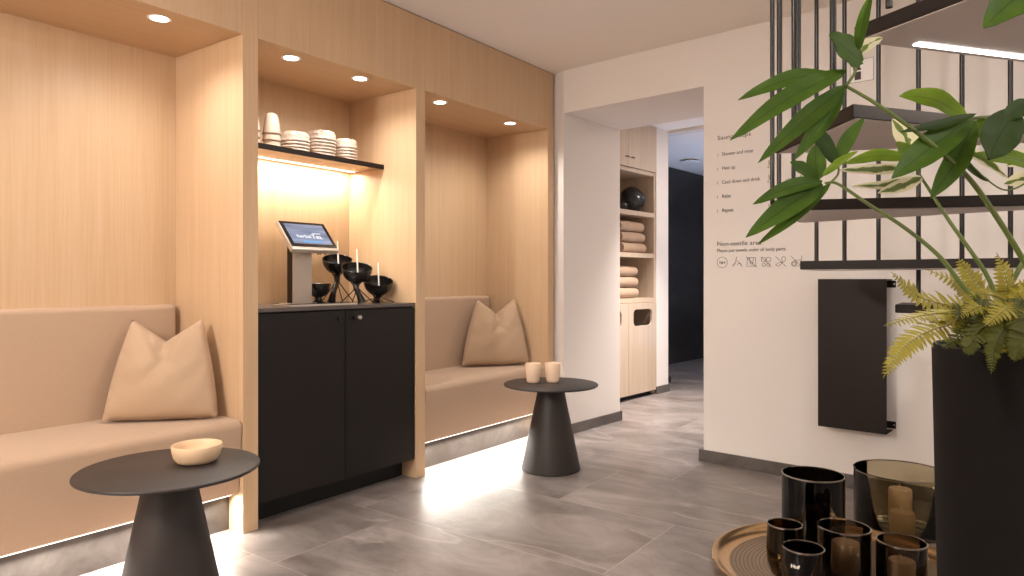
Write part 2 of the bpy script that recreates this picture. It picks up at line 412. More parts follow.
# ------------------------------------------------------------------ benches
def bench(x0, x1, label, loc):
    t = thing('upholstered_bench', label, 'bench', loc, 0, 'upholstered benches in the alcoves')
    r = rel(loc)
    prof = []
    zt, zf = .482, .452
    def arc(cy, cz, rad, a0, a1, n=5):
        return [(cy+rad*math.cos(math.radians(a0+(a1-a0)*k/n)), cz+rad*math.sin(math.radians(a0+(a1-a0)*k/n))) for k in range(n+1)]
    prof += arc(FY+.034, .448, .034, 180, 90)
    prof += [(3.149, zt), (3.149, .30), (2.9, .19)]
    prof += [(FY+.05, .168), (FY+.032, .168), (FY+.024, .176)]
    MB(r).extrude_x(prof, x0+.006, x1-.006).build('seat', M['fab'], t, True, angle=50)
    bp = [(3.150, .455)] + [(3.150, .475), (3.156, .93)] + arc(3.178, .935, .022, 180, 90) + [(BY-.002, .957), (BY-.002, .455)]
    MB(r).extrude_x(bp, x0+.004, x1-.034).build('backrest', M['fab'], t, True, angle=50)
    MB(r).box(x0+.001, x1-.001, 2.772, 2.80, 0, .30).build('plinth', M['plinth'], t)
    MB(r).box(x0+.03, x1-.03, 2.709, 2.719, .162, .1685).build('light_strip', M['led'], t)
    w = x1-x0-.06
    area('bench_light', ((x0+x1)/2, 2.735, .160), w, .02, 13.5*w, (1, .93, .84), (math.radians(-30), 0, 0), 150)
bench(-.28, 1.717, 'large beige upholstered bench with high back, lit from below, at the left', (.72, FY, 0))
bench(2.825, 4.047, 'narrower beige upholstered bench in the alcove next to the doorway', (3.44, FY, 0))

def cushion(BL, BR, TR, TL, label, seed, thick=.075):
    rnd = random.Random(seed)
    BL, BR, TR, TL = map(Vector, (BL, BR, TR, TL))
    c = (BL+BR)/2
    n = ((BR-BL).cross(TL-BL)).normalized()
    if n.dot(Vector((-1, -.8, .1))) < 0: n = -n
    N = 30
    up = ((TL+TR)/2-c)
    def P(u, v, side):
        # u,v in 0..1; edges pinched inwards between corners
        pu = u + .045*math.sin(PI*v)*(0.5-u)*2*-1*-1
        su = math.sin(PI*u)
        q = (BL*(1-u)+BR*u)*(1-v)+(TL*(1-u)+TR*u)*v
        side_in = .05*math.sin(PI*v)
        q += (BR-BL)*(0.5-u)*side_in*(-.9)
        # chopped top edge: V notch
        k = max(0, 1-abs(u-.5)/.5)
        drop = .235*k**1.05*max(0, (v-.35)/.65)**1.3
        q -= up*drop
        q += up*.012*math.sin(PI*u)*(1-v)*-1
        e = (4*u*(1-u))**.42*(4*v*(1-v))**.42
        th = thick*e
        # crease falling from the notch
        cr = math.exp(-((u-.5)/.09)**2)*max(0, min(1, (v-.45)/.4))
        th *= 1-.5*cr
        w = .005*math.sin(7*u+5*v+seed)*e + .0022*math.sin(19*v-11*u+seed*2+2*math.sin(4*u))*e+.002*math.sin(30*(u*.7+v)+seed)*e*(abs(u-.5)*2)**2
        # pull folds under the chopped notch
        w += -.010*math.exp(-(((u-.5)-.55*(v-.62))/.035)**2)*max(0, min(1, (v-.30)/.2)) -.008*math.exp(-(((u-.5)+.8*(v-.66))/.04)**2)*max(0, min(1, (v-.42)/.2))
        w += .003*math.sin(52*v+seed)*math.exp(-(min(u, 1-u)/.06)**2)
        return q + n*side*(th+ (w if e > .05 else 0)) + n*.005
    bm = bmesh.new()
    grids = {}
    for side in (1, -1):
        for i in range(N+1):
            for k in range(N+1):
                edge = i in (0, N) or k in (0, N)
                key = (i, k, 0 if edge else side)
                if key not in grids: grids[key] = bm.verts.new(P(i/N, k/N, 0 if edge else side)-c)
    for side in (1, -1):
        g = lambda i, k: grids[(i, k, 0 if (i in (0, N) or k in (0, N)) else side)]
        for i in range(N):
            for k in range(N):
                bm.faces.new((g(i, k), g(i+1, k), g(i+1, k+1), g(i, k+1)))
    mb = MB(); mb.bm = bm
    o = mb.build('throw_cushion', M['cush'], None, True, loc=c, angle=80)
    return tag(o, label, 'cushion', 'tan throw cushions on the benches')
cushion((1.325, 3.055, .495), (1.662, 2.765, .492), (1.665, 2.89, .90), (1.468, 3.10, .90), 'tan throw cushion with chopped top leaning in the corner of the large left bench', 3)
cushion((3.60, 3.07, .497), (3.99, 2.79, .497), (3.995, 2.92, .935), (3.80, 3.10, .935), 'tan throw cushion with chopped top in the alcove bench beside the doorway', 8)

# ------------------------------------------------------------------ tea cabinet
CZ = .947
LC = Vector((2.272, FY, 0)); r = rel(LC)
cab = thing('base_cabinet', 'tall black two-door cabinet between two oak posts in the middle alcove', 'cabinet', LC)
MB(r).box(1.791, 2.753, 2.695, 3.2, .10, CZ-.022).build('body', M['black'], cab)
MB(r).box(1.791, 2.753, 2.775, 3.18, 0, .10).build('toe_kick', M['toe'], cab)
for a, b, kx in ((1.793, 2.2705, 2.228), (2.2735, 2.751, 2.318)):
    d = MB(r).box(a, b, 2.676, 2.694, .103, CZ-.026, .001).build('door', M['black'], cab)
    kz = .885
    MB(r @ Matrix.Translation((kx, 2.676, kz)) @ Matrix.Rotation(PI/2, 4, 'X')).lathe([(0, 0), (.006, 0), (.006, .012), (.011, .016), (.011, .026), (.009, .028), (0, .028)], n=20).build('knob', M['iron'], d, True)
    if kx > 2.3:
        o = MB(r @ Matrix.Translation((kx+.042, 2.676, kz)) @ Matrix.Rotation(PI/2, 4, 'X')).lathe([(0, 0), (.009, 0), (.009, .012), (.007, .014), (0, .014)], n=20).build('lock', M['steel'], d, True)
        o['label'] = 'round steel cabinet lock'
wt = MB().box(-.482, .482, 0, .53, 0, .018, .002).build('worktop', plain('dark_stone_worktop', (.33, .30, .285), .22, noise=.1), None, loc=(2.272, 2.674, CZ-.018))
tag(wt, 'thin dark worktop lying on the black cabinet', 'worktop')
# drip tray
LT = Vector((2.22, 2.83, CZ)); r = rel(LT)
dt = thing('drip_tray', 'flat steel drip tray on the worktop in front of the touchscreen', 'tray', LT)
MB(r).box(2.02, 2.42, 2.76, 2.90, CZ, CZ+.006, .001).build('tray_body', M['steel'], dt)
g = MB(r)
for k in range(18): g.box(2.045+k*.02, 2.052+k*.02, 2.775, 2.885, CZ+.006, CZ+.0075)
g.build('grille', M['iron'], dt)

# touchscreen kiosk
LK = Vector((2.25, 2.99, CZ)); r = rel(LK)
kz = thing('touchscreen_kiosk', 'silver touchscreen on a steel post, tilted back, with a bluish screen', 'touchscreen', LK)
MB(r).box(2.197, 2.305, 2.985, 3.03, CZ, 1.27).build('post_core', M['bezel'], kz)
MB(r).box(2.195, 2.307, 2.975, 2.985, CZ, 1.262, .001).build('post_cover', M['steel'], kz)
MB(r).box(2.17, 2.33, 2.96, 3.06, CZ, CZ+.006, .001).build('foot_plate', M['steel'], kz)
# tilted head: local x right, y up the slope, z out of the screen
bot = Vector((2.14, 2.904, 1.222)); top = Vector((2.14, 3.034, 1.370))
yv = (top-bot).normalized(); xv = Vector((1, 0, 0)); zv = xv.cross(yv)
sl = (top-bot).length
TM = Matrix.Translation(-LK) @ Matrix.Translation(bot) @ Matrix((xv, yv, zv)).transposed().to_4x4()
W_ = .29
MB(TM).box(0, W_, 0, sl, -.028, -.002, .003).build('housing', M['steel'], kz)
MB(TM).box(.006, W_-.006, .022, sl-.004, -.002, .001).build('bezel', M['bezel'], kz)
sm, nt, b = new_mat('screen_image')
tc = nt.nodes.new('ShaderNodeTexCoord'); mp = nt.nodes.new('ShaderNodeMapping'); mp.inputs['Scale'].default_value = (3, 30, 30)
nn = nt.nodes.new('ShaderNodeTexNoise'); nn.inputs['Scale'].default_value = 1; nt.links.new(tc.outputs['Object'], mp.inputs[0]); nt.links.new(mp.outputs[0], nn.inputs['Vector'])
crr = nt.nodes.new('ShaderNodeValToRGB'); crr.color_ramp.elements[0].position = .35; crr.color_ramp.elements[0].color = srgb(.36, .45, .58); crr.color_ramp.elements[1].position = .68; crr.color_ramp.elements[1].color = srgb(.66, .70, .82)
nt.links.new(nn.outputs['Fac'], crr.inputs[0]); b.inputs['Base Color'].default_value = (.02, .02, .02, 1); b.inputs['Roughness'].default_value = .15
nt.links.new(crr.outputs[0], b.inputs['Emission Color']); b.inputs['Emission Strength'].default_value = .85
scn = MB(TM).box(.026, W_-.026, .040, sl-.020, .001, .0016).build('screen', sm, kz)
def text_obj(body, size, mat, parent, M4, fitw=None, name='lettering', bold=0):
    me = text_mesh(body, size, fitw, .0005, bold); me.transform(M4); me.materials.append(mat)
    o = bpy.data.objects.new(name, me); COL.objects.link(o); o.parent = parent; return o
text_obj('herbal', .030, M['scr_txt'], scn, TM @ Matrix.Translation((.065, .082, .0018)), .085)
text_obj('Tea.', .040, M['scr_txt'], scn, TM @ Matrix.Translation((.157, .079, .0018)), .066)
MB(TM).box(.168, .222, .112, .1155, .0016, .0024).build('lettering_bar', M['scr_txt'], scn)
MB(TM).box(.09, .21, .050, .062, .0016, .0022).build('screen_button', emit('screen_button_blue', (.25, .5, .85), .9), scn)
# little connectors under the head
for cx in (2.315, 2.33, 2.36): MB(r).tube([(cx, 2.935, 1.232), (cx, 2.938, 1.20)], .004, 8).build('cable_plug', M['iron'], kz, True)

# tea bowls on stands
def bowl_profile(R, h, t, foot=.3):
    out = [(0, 0)]; k = 12
    outer = [(R*math.sin(a), h*(1-math.cos(a))) for a in [PI/2*i/k for i in range(1, k+1)]]
    inner = [((R-t)*math.sin(a), t+(h-t)*(1-math.cos(a))) for a in [PI/2*i/k for i in range(k, 0, -1)]]
    return out+outer+[(R-t*.5, h+t*.4)]+inner+[(0, t)]
def tea_stand(x, y, zr, label, lean):
    t = thing('tea_bowl_stand', label, 'tea bowl', (x, y, CZ), 0, 'black tea bowls on stands')
    hz = zr-CZ; R, hb = .081, .086
    T = Matrix.Translation((0, 0, hz)) @ TILT @ Matrix.Translation((0, 0, -hb))
    MB(T).lathe(bowl_profile(R, hb, .004), n=40).build('bowl', M['iron'], t, True)
    MB(T).lathe([(0, .010), (.026, .010), (.030, .002), (.020, -.012), (0, -.014)], n=20).build('socket', M['iron'], t, True)
    f = T @ Vector((0, 0, 0)); zb = f.z
    pts = catmull([(f.x, f.y, zb+.006), (f.x*.6-.002, f.y*.5, zb*.7), (lean*.6, 0, zb*.35), (lean, -.006, .003)], 5)
    n_ = len(pts)
    MB().tube(pts, [.021-.008*math.sin(PI*i/(n_-1))+.002*(i/n_) for i in range(n_)], 12).build('pillar', M['iron'], t, True)
    for sx, sy in ((1, 1), (-1, 1), (1, -1), (-1, -1)):
        MB().tube([(f.x-.014*sx, f.y-.010*sy, zb), (.025*sx, .018*sy, zb*.5), (.074*sx, .045*sy, .003)], .003, 6).build('wire_leg', M['iron'], t, True)
    return t
TILT = Matrix.Rotation(math.radians(21), 4, Vector((.86, -.56, 0)).normalized())
st = [(2.543, 3.06, 1.185, 'tallest black tea bowl on a stand, rear left of the three beside the touchscreen', -.045, (.012, .0)),
      (2.507, 2.86, 1.136, 'middle black tea bowl on a stand, between the taller and the lower one', .03, (.0, 0)),
      (2.668, 2.87, 1.067, 'lowest black tea bowl on a stand, next to the right oak side', -.02, (-.01, 0))]
for x, y, z, lab, ln, off in st:
    tea_stand(x, y, z, lab, ln)
    L0 = Vector((x, y, z)) + TILT @ Vector((0, 0, -.080))
    sp = thing('tea_spoon', 'white spoon standing in the ' + {1.185: 'tallest black tea bowl', 1.136: 'middle-height black tea bowl', 1.067: 'lowest black tea bowl'}[z], 'spoon', L0, 0, 'white spoons in the tea bowls')
    MB().lathe([(0, 0), (.012, .003), (.016, .010), (.014, .012), (.010, .007), (0, .005)], n=16).build('spoon_bowl', M['white_pl'], sp, True)
    MB().tube([(.012, 0, .010), (.014, .004, .06), (.018, .012, .12), (.024, .022, .175)], [.0038, .0042, .0042, .003], 8).build('handle', M['white_pl'], sp, True)
sb = thing('footed_bowl', 'small black footed bowl half hidden behind the touchscreen post', 'bowl', (2.415, 3.06, CZ))
MB().lathe(bowl_profile(.064, .075, .004), cz=.028, n=36).build('bowl', M['iron'], sb, True)
MB().lathe([(0, 0), (.034, 0), (.036, .004), (.020, .014), (.018, .03), (0, .032)], n=28).build('foot', M['iron'], sb, True)

# shelf with crockery
SH = 1.715
LS = Vector((2.272, 2.92, 1.69)); r = rel(LS)
sh = thing('wall_shelf', 'oak shelf with dark front edge and light strip in the middle alcove', 'shelf', LS)
MB(r).box(1.790, 2.754, 2.926, 3.209, 1.693, SH).build('board', M['oak_h'], sh)
MB(r).box(1.790, 2.754, 2.918, 2.926, 1.690, SH+.001).build('front_edge', M['steel_blk'], sh)['label'] = 'dark metal front edge'
MB(r).box(1.82, 2.728, 3.128, 3.150, 1.689, 1.6935).build('light_strip', M['led'], sh)
area('shelf_light', (2.274, 3.139, 1.684), .90, .02, 9, (1, .90, .76), (math.radians(10), 0, 0))
# cups
def cup_proto(loc):
    t = thing('cup', 'x', 'cup', loc)
    # upside down: rim at z 0
    MB().lathe([(.043, .002), (.040, .03), (.034, .07), (.030, .088), (.024, .100), (.012, .106), (0, .107), (0, .103), (.010, .102), (.021, .096), (.027, .086), (.031, .07), (.037, .03), (.040, .002)], n=32, closed=False).build('cup_body', M['ceramic'], t, True, angle=60)
    MB().lathe([(.0402, .0), (.0442, .0), (.0442, .003), (.0402, .003)], n=32, closed=True).build('rim', M['ceramic_rim'], t, True)
    return t
cp = cup_proto((0, 0, 0)); first = True
pos = {0: 'bottom', 1: 'middle', 2: 'top'}
for x, nm in ((1.969, 'half hidden by the oak post'), (2.086, 'the stack beside the first pile of bowls')):
    for k in range(3):
        L = (x, 3.0, SH+.001+k*.034)
        lab = f'{pos[k]} cream cup of the stack {nm}' if 'half' in nm else f'{pos[k]} upside-down cream cup in {nm}'
        if first: cp.location = L; cp['label'] = lab; cp['group'] = 'cream cups stacked on the shelf'; first = False
        else: dup(cp, L, lab, 'cream cups stacked on the shelf')
# bowls stacked upside down
def shelf_bowl(R):
    pr = [(R-.003, .0), (R, .001), (R, .0035), (R*.945, .010), (R*.935, .022), (R*.915, .036), (R*.85, .046), (R*.62, .050), (0, .050), (0, .046), (R*.6, .046), (R*.81, .042), (R*.875, .034), (R*.90, .012)]
    return MB().lathe(pr, n=40, closed=True)
names = ['bottom', 'second from bottom', 'third from bottom', 'fourth from bottom', 'fifth from bottom', 'top']
first = None
for x, n_, R, nm in ((2.222, 4, .077, 'left, lowest pile'), (2.388, 6, .077, 'middle, tallest pile'), (2.546, 5, .069, 'right, narrow pile')):
    src = None
    for k in range(n_):
        L = (x, 3.0, SH+.001+k*(.0165 if n_ != 6 else .0168))
        lab = f'{names[k] if k < n_-1 else "top"} cream bowl of the {nm} on the shelf'
        if src is None: src = shelf_bowl(R).build('cereal_bowl', M['ceramic'], None, True, loc=L, angle=50); tag(src, lab, 'bowl', 'cream bowls stacked on the shelf')
        else: dup(src, L, lab, 'cream bowls stacked on the shelf')

# ------------------------------------------------------------------ side tables
def side_table(loc, label):
    t = thing('side_table', label, 'side table', loc, 0, 'round black side tables')
    MB().lathe([(0, 0), (.160, 0), (.166, .004), (.166, .010), (.070, .472), (0, .472)], n=64).build('cone_base', M['tblack'], t, True)
    MB().lathe([(0, .472), (.261, .472), (.266, .475), (.267, .479), (.266, .482), (.263, .484), (0, .484)], n=96).build('tabletop', M['tblack'], t, True)
    return t
side_table((1.143, 2.173, 0), 'round black cone-based side table with a wooden bowl, in front of the large bench')
side_table((3.345, 2.187, 0), 'round black cone-based side table carrying two cream mugs, near the doorway')
bw = MB().lathe([(0, 0), (.050, 0), (.060, .004), (.070, .018), (.0755, .038), (.077, .055), (.0755, .057), (.073, .055), (.071, .038), (.065, .020), (.055, .009), (0, .007)], n=56).build('wooden_bowl', M['bowl_wood'], None, True, loc=(on_h(197, 461.5, .484)), angle=60)
tag(bw, 'small pale wooden bowl on the near black side table', 'bowl')
def mug(loc, lab):
    o = MB().lathe([(0, 0), (.031, 0), (.035, .004), (.037, .012), (.043, .060), (.0455, .108), (.0445, .110), (.0425, .108), (.040, .060), (.033, .012), (0, .008)], n=40).build('mug', M['mug'], None, True, loc=loc, angle=60)
    return tag(o, lab, 'mug', 'cream mugs on the side table')
mug(on_h(533, 382.4, .484), 'left of the two handleless cream mugs on the far side table')
mug(on_h(552.6, 382.0, .484), 'right of the two handleless cream mugs on the far side table')

# ------------------------------------------------------------------ towel cabinet in the hall (wall frame)
TC = WM @ Vector((-1.425, 1.5, 0))
def inW(root_loc): return rel(root_loc)
tcab = thing('towel_cabinet', 'tall pale oak cabinet with open towel shelves beyond the doorway', 'cabinet', TC, WR)
# local frame: x toward the room's right (hall), y along the hall away from us; front face at x = 0
y0, y1 = -.62, .50
DX = -.42
MB().box(DX, 0, y1-.022, y1, .012, CEIL-.004).build('side_panel', M['oak_pale'], tcab)
MB().box(DX, 0, y0, y0+.022, .012, CEIL-.004).build('side_panel', M['oak_pale'], tcab)
MB().box(DX, DX+.012, y0, y1, .012, CEIL-.004).build('back_panel', M['oak_pale'], tcab)
for zz in ((1.655, 1.695), (1.275, 1.315), (.865, .905), (2.04, 2.075)): MB().box(DX+.012, -.002, y0+.022, y1-.022, *zz).build('shelf_board', M['oak_pale'], tcab)
MB().box(DX, -.04, y0+.01, y1-.01, .0, .03).build('toe_kick', M['toe'], tcab)
for a, b, ky in ((y0+.002, -.001, -.045), (.001, y1-.002, .045)):
    d = MB().box(0, .018, a, b, 2.078, CEIL-.006).build('upper_door', M['oak_pale'], tcab)
    MB().tube([(.018, ky-.03*(1 if ky > 0 else -1)*0, 2.16), (.036, ky, 2.16), (.036, ky+.028, 2.155)], .005, 8).build('handle', M['iron'], d, True)
    # lower door with a rounded cut-out
    cy = (a+b)/2 + (.0 if a > 0 else .03); hw, z0, z1 = .165, .655, .805
    out = [(a, .045), (b, .045), (b, .862), (a, .862)]
    hole = []
    rr = .045
    for (qx, qz, a0) in ((cy+hw-rr, z1-rr, 0), (cy-hw+rr, z1-rr, 90), (cy-hw+rr, z0+rr, 180), (cy+hw-rr, z0+rr, 270)):
        for s_ in range(6): hole.append((qx+rr*math.cos(math.radians(a0+18*s_)), qz+rr*math.sin(math.radians(a0+18*s_))))
    bm = bmesh.new(); lay = []
    for x in (0, .018):
        ov = [bm.verts.new((x, p[0], p[1])) for p in out]; hv = [bm.verts.new((x, p[0], p[1])) for p in hole]
        # corner bridging: hole quarter -> outer corner
        corner = {0: ov[2], 1: ov[3], 2: ov[0], 3: ov[1]}
        for q in range(4):
            for s_ in range(5): bm.faces.new((hv[q*6+s_], hv[q*6+s_+1], corner[q]))
            nx = (q+1) % 4
            bm.faces.new((hv[q*6+5], hv[(nx*6)], corner[nx], corner[q]))
        lay.append((ov, hv))
    for (A, B) in ((lay[0][0], lay[1][0]), (lay[0][1], lay[1][1])):
        for q in range(len(A)): bm.faces.new((A[q], A[(q+1) % len(A)], B[(q+1) % len(A)], B[q]))
    mb = MB(); mb.bm = bm; mb.build('lower_door', M['oak_pale'], tcab)
def towel(yc, z, w, dx, lab, lean=0):
    L = WM @ Vector((-1.425, 1.5+yc, z))
    prof = []
    hh = .094
    # folded rounded front, in (x,z): x = 0 is the shelf's front
    for k in range(9):
        a = -90+180*k/8; prof.append((-.075+.045*math.cos(math.radians(a))+lean, hh/2+hh/2*math.sin(math.radians(a))))
    prof += [(-.36, hh*.96), (-.36, hh*.52), (-.12, hh*.52), (-.12, hh*.47), (-.36, hh*.46), (-.36, .004)]
    bm = MB()
    N = 8; rows = []
    for i in range(N+1):
        t = i/N*2-1; sc = 1-.10*abs(t)**5
        rows.append([bm.v(x-.005*math.sin(i*1.7+z*9), t*w/2, max(0.001, hh/2+(zz-hh/2)*sc*(1+.03*math.sin(i+z*20)))) for x, zz in prof])
    for ra, rb in zip(rows, rows[1:]):
        for q in range(len(prof)): bm.bm.faces.new((ra[q], ra[(q+1) % len(prof)], rb[(q+1) % len(prof)], rb[q]))
    bm.bm.faces.new(rows[0]); bm.bm.faces.new(rows[-1])
    o = bm.build('folded_towel', M['towel'], None, True, loc=L, rotz=WR, angle=60)
    return tag(o, lab, 'towel', 'folded towels in the pale oak cabinet')
pn = ['bottom', 'middle', 'top']
for k in range(3): towel(.20, 1.316+k*.098, .40, 0, f'{pn[k]} sand-coloured folded towel in the upper towel compartment', -.01*k)
for k in range(3): towel(.06, .906+k*.098, .40, 0, f'{pn[k]} sand-coloured folded towel in the lower towel compartment', -.008*k)
vz = MB().lathe([(0, 0), (.05, 0), (.09, .03), (.120, .08), (.126, .120), (.112, .17), (.08, .21), (.04, .237), (.012, .245), (0, .245)], n=40).build('round_vase', M['vase'], None, True, loc=WM @ Vector((-1.57, 1.82, 1.696)))
tag(vz, 'glossy black egg-shaped vase on the top open shelf of the towel cabinet', 'vase')
vz2 = MB().lathe([(0, 0), (.025, 0), (.04, .015), (.047, .04), (.042, .062), (.03, .072), (.024, .072), (.024, .065), (0, .04)], n=32).build('small_pot', M['vase'], None, True, loc=WM @ Vector((-1.50, 1.55, 1.696)))
tag(vz2, 'small dark pot left of the egg-shaped vase in the towel cabinet', 'pot')
dh = MB().box(-.02, .0, 0, .022, -.03, .03, .003).build('door_strike', M['iron'], None, loc=WM @ Vector((-1.39, 2.2305, .11)), rotz=WR)
tag(dh, 'small black metal plate on the corner of the white wall past the cabinet', 'wall plate')
vt = MB().lathe([(0, 0), (.10, 0), (.11, .01), (.07, .02), (.05, .035), (0, .035)], n=32).build('ceiling_vent', M['white_pl'], None, True, loc=at(690, 167, 8.4)*1)
vt.location.z = CEIL-.036
tag(vt, 'round white vent on the bluish ceiling of the far room', 'ceiling vent')

# ------------------------------------------------------------------ lettering on the plaster wall
LW = WM @ Vector((.1, -.0008, 1.2))
WT = Matrix.Rotation(PI/2, 4, 'X')     # text upright, reading along +x (to the right), facing the room
def wtext(body, s, z, size, parent, root_s, root_z, w=None, bold=0, name='lettering'):
    return text_obj(body, size, M['ink'], parent, Matrix.Translation((s-root_s, 0, z-root_z)) @ WT, w, name, bold)
t1 = thing('wall_lettering', 'dark printed list of five sauna steps on the white wall', 'wall text', WM @ Vector((.1, -.001, 1.46)), WR)
wtext('Sauna steps', .105, 1.885, .034, t1, .1, 1.46, .20)
for k, (bdy, w) in enumerate((('Shower and rinse', .185), ('Heat up', .080), ('Cool down and drink', .225), ('Relax', .055), ('Repeat', .070))):
    z = 1.790-.0815*k
    wtext(str(k+1), .103, z, .020, t1, .1, 1.46, .006, name='numeral')
    wtext(bdy, .133, z, .030, t1, .1, 1.46, w)
t2 = thing('wall_notice', 'non-textile area notice with six line icons low on the white wall', 'wall text', WM @ Vector((.1, -.001, 1.17)), WR)
wtext('Non-textile area', .103, 1.268, .037, t2, .1, 1.17, .262)
wtext('Please put towels under all body parts.', .103, 1.232, .028, t2, .1, 1.17, .40)
def strokes(lines, cx, cz, parent, root, name='icon', w=.0022):
    mb = MB()
    for ln in lines:
        for (x0, z0), (x1, z1) in zip(ln, ln[1:]):
            d = Vector((x1-x0, z1-z0)); 
            if d.length < 1e-6: continue
            nn = Vector((-d.y, d.x)).normalized()*w/2; e = d.normalized()*w*.3
            a = [(x0-e.x+nn.x, z0-e.y+nn.y), (x0-e.x-nn.x, z0-e.y-nn.y), (x1+e.x-nn.x, z1+e.y-nn.y), (x1+e.x+nn.x, z1+e.y+nn.y)]
            f0 = [mb.v(cx+p[0]-root[0], -.0003, cz+p[1]-root[1]) for p in a]; f1 = [mb.v(cx+p[0]-root[0], .0006, cz+p[1]-root[1]) for p in a]
            mb.bm.faces.new(f0); mb.bm.faces.new(f1[::-1])
            for q in range(4): mb.bm.faces.new((f0[q], f1[q], f1[(q+1) % 4], f0[(q+1) % 4]))
    return mb.build(name, M['ink'], parent)
def circ(cx, cz, r, n=20, a0=0, a1=360): return [(cx+r*math.cos(math.radians(a0+(a1-a0)*k/n)), cz+r*math.sin(math.radians(a0+(a1-a0)*k/n))) for k in range(n+1)]
rt = (.1, 1.17); zi = 1.172
icx = [.135, .222, .307, .39, .472, .556]
strokes([circ(0, 0, .031)], icx[0], zi, t2, rt)
wtext('16+', icx[0]-.020, zi-.009, .024, t2, .1, 1.17, .040, .0006)
strokes([[(-.028, -.02), (-.01, -.005), (-.004, .012), (0, .03)], [(-.004, .008), (.012, .0), (.03, -.024)], [(-.02, -.024), (-.008, -.006)], circ(.016, -.018, .012, 10, 0, 180)], icx[1], zi, t2, rt)
strokes([[(-.026, -.024), (-.022, .024), (.024, .024), (.027, -.024), (-.026, -.024)], [(-.028, .03), (.03, -.030)], [(-.01, .024), (-.004, -.01), (.008, -.012), (.013, .024)]], icx[2], zi, t2, rt)
strokes([circ(-.013, .012, .013), circ(.015, .012, .013), circ(-.012, -.018, .009), circ(.014, -.018, .009), [(-.028, .028), (.028, -.028)]], icx[3], zi, t2, rt)
strokes([[(-.028, .028), (.028, -.028)], [(-.028, -.018), (-.014, -.026), (.002, -.016), (.01, .0), (.004, .016), (.014, .028), (.026, .022), (.026, .006), (.012, -.006), (-.012, -.008), (-.028, -.018)]], icx[4], zi, t2, rt)
strokes([[(-.028, .028), (.026, -.028)], circ(-.012, -.014, .014), [(.004, -.026), (.026, -.026), (.026, .006), (.03, .03)], circ(-.012, -.014, .009), [(-.012, .004), (.026, .006)]], icx[5], zi, t2, rt)
t3 = thing('wall_icons', 'small line drawings beside the sauna steps behind the stair rods', 'wall icons', WM @ Vector((.42, -.001, 1.5)), WR)
for k in range(5):
    z = 1.795-.0815*k
    strokes([circ(0, .014, .006, 10), [(-.01, -.02), (0, .006), (.012, -.02), (-.01, -.02)]], .41, z, t3, (.42, 1.5))
for z, sh_ in ((1.80, 0), (1.62, 1), (1.47, 2)):
    strokes([[(0, 0), (.06, .002)], [(.06, -.012), (.075, -.004), (.08, .014), (.092, -.006), (.106, -.01), (.085, -.02), (.06, -.012)] if sh_ else [(.02, 0), (.09, 0)]], .50, z, t3, (.42, 1.5))
# fire extinguisher sign
LSn = WM @ Vector((.905, -.002, 2.14))
sg = thing('safety_sign', 'small white sign with fire extinguisher and flames high on the wall behind the stair rods', 'sign', LSn, WR)
MB().box(-.075, .032, -.0005, .0018, -.056, .056).build('plate', M['signw'], sg)
strokes([[(-.075, -.056), (.032, -.056), (.032, .056), (-.075, .056), (-.075, -.056)]], 0, 0, sg, (0, 0), 'border', .0035)
e = MB()
e.box(-.055, -.025, -.0022, 0, -.045, -.004); e.box(-.055, -.025, -.0022, 0, .004, .014); e.box(-.050, -.030, -.0022, 0, .014, .026); e.box(-.044, -.015, -.0022, 0, .030, .036); e.box(-.062, -.055, -.0022, 0, .005, .034)
e.build('extinguisher_symbol', M['ink'], sg)
strokes([[(-.008, -.036), (.004, -.042), (.018, -.036)], [(-.014, -.02), (-.006, -.03), (.004, -.028)], [(-.012, .004), (-.010, -.012), (.0, -.022), (.012, -.024)], [(-.004, .022), (-.004, .004), (.004, -.010), (.016, -.014)], [(.006, .034), (.006, .014), (.012, .002), (.024, -.004)], [(.018, .030), (.018, .018), (.026, .008)]], 0, 0, sg, (0, 0), 'flame_symbol', .0055)

# extinguisher cover panel
LP = WM @ Vector((.865, -.12, .32))
pc = thing('cover_panel', 'tall dark brown folded steel panel standing off the white wall under the stairs', 'wall panel', LP, WR)
MB().box(-.16, .16, 0, .004, 0, .755, .001).build('front_plate', M['steel_blk'], pc)
MB().box(-.16, .16, .004, .118, .75, .754).build('top_fold', M['steel_blk'], pc)
MB().box(-.16, .16, .004, .118, .001, .005).build('bottom_fold', M['steel_blk'], pc)
for zz in (.712, .012):
    for sx in (1, -1):
        b_ = MB().box(sx*.12-.025*(sx < 0)*0, sx*.12+.003, .004, .1165, zz, zz+.03)
        b_.box(min(sx*.12, sx*.175), max(sx*.12, sx*.175), .1165, .1195, zz, zz+.035, .001)
        k_ = b_.build('mounting_bracket', M['steel_blk'], pc)
        MB(Matrix.Translation((sx*.168, .1165, zz+.018)) @ Matrix.Rotation(PI/2, 4, 'X')).lathe([(0, 0), (.004, 0), (.004, .002), (0, .002)], n=12).build('screw', M['steel'], k_)

# ------------------------------------------------------------------ floating staircase
LSt = Vector((2.7, -.4, 0)); r = rel(LSt)
sc_ = thing('floating_staircase', 'dark steel open staircase with thin hanging rods and floating winder treads', 'staircase', LSt)
TH = .035
def P2(px, py=None, h=None, Z=None):
    p = on_h(px, py, h) if Z is None else at(px, 280, Z)
    return Vector((p.x, p.y))
def ext(a, b, d): return b+(b-a).normalized()*d
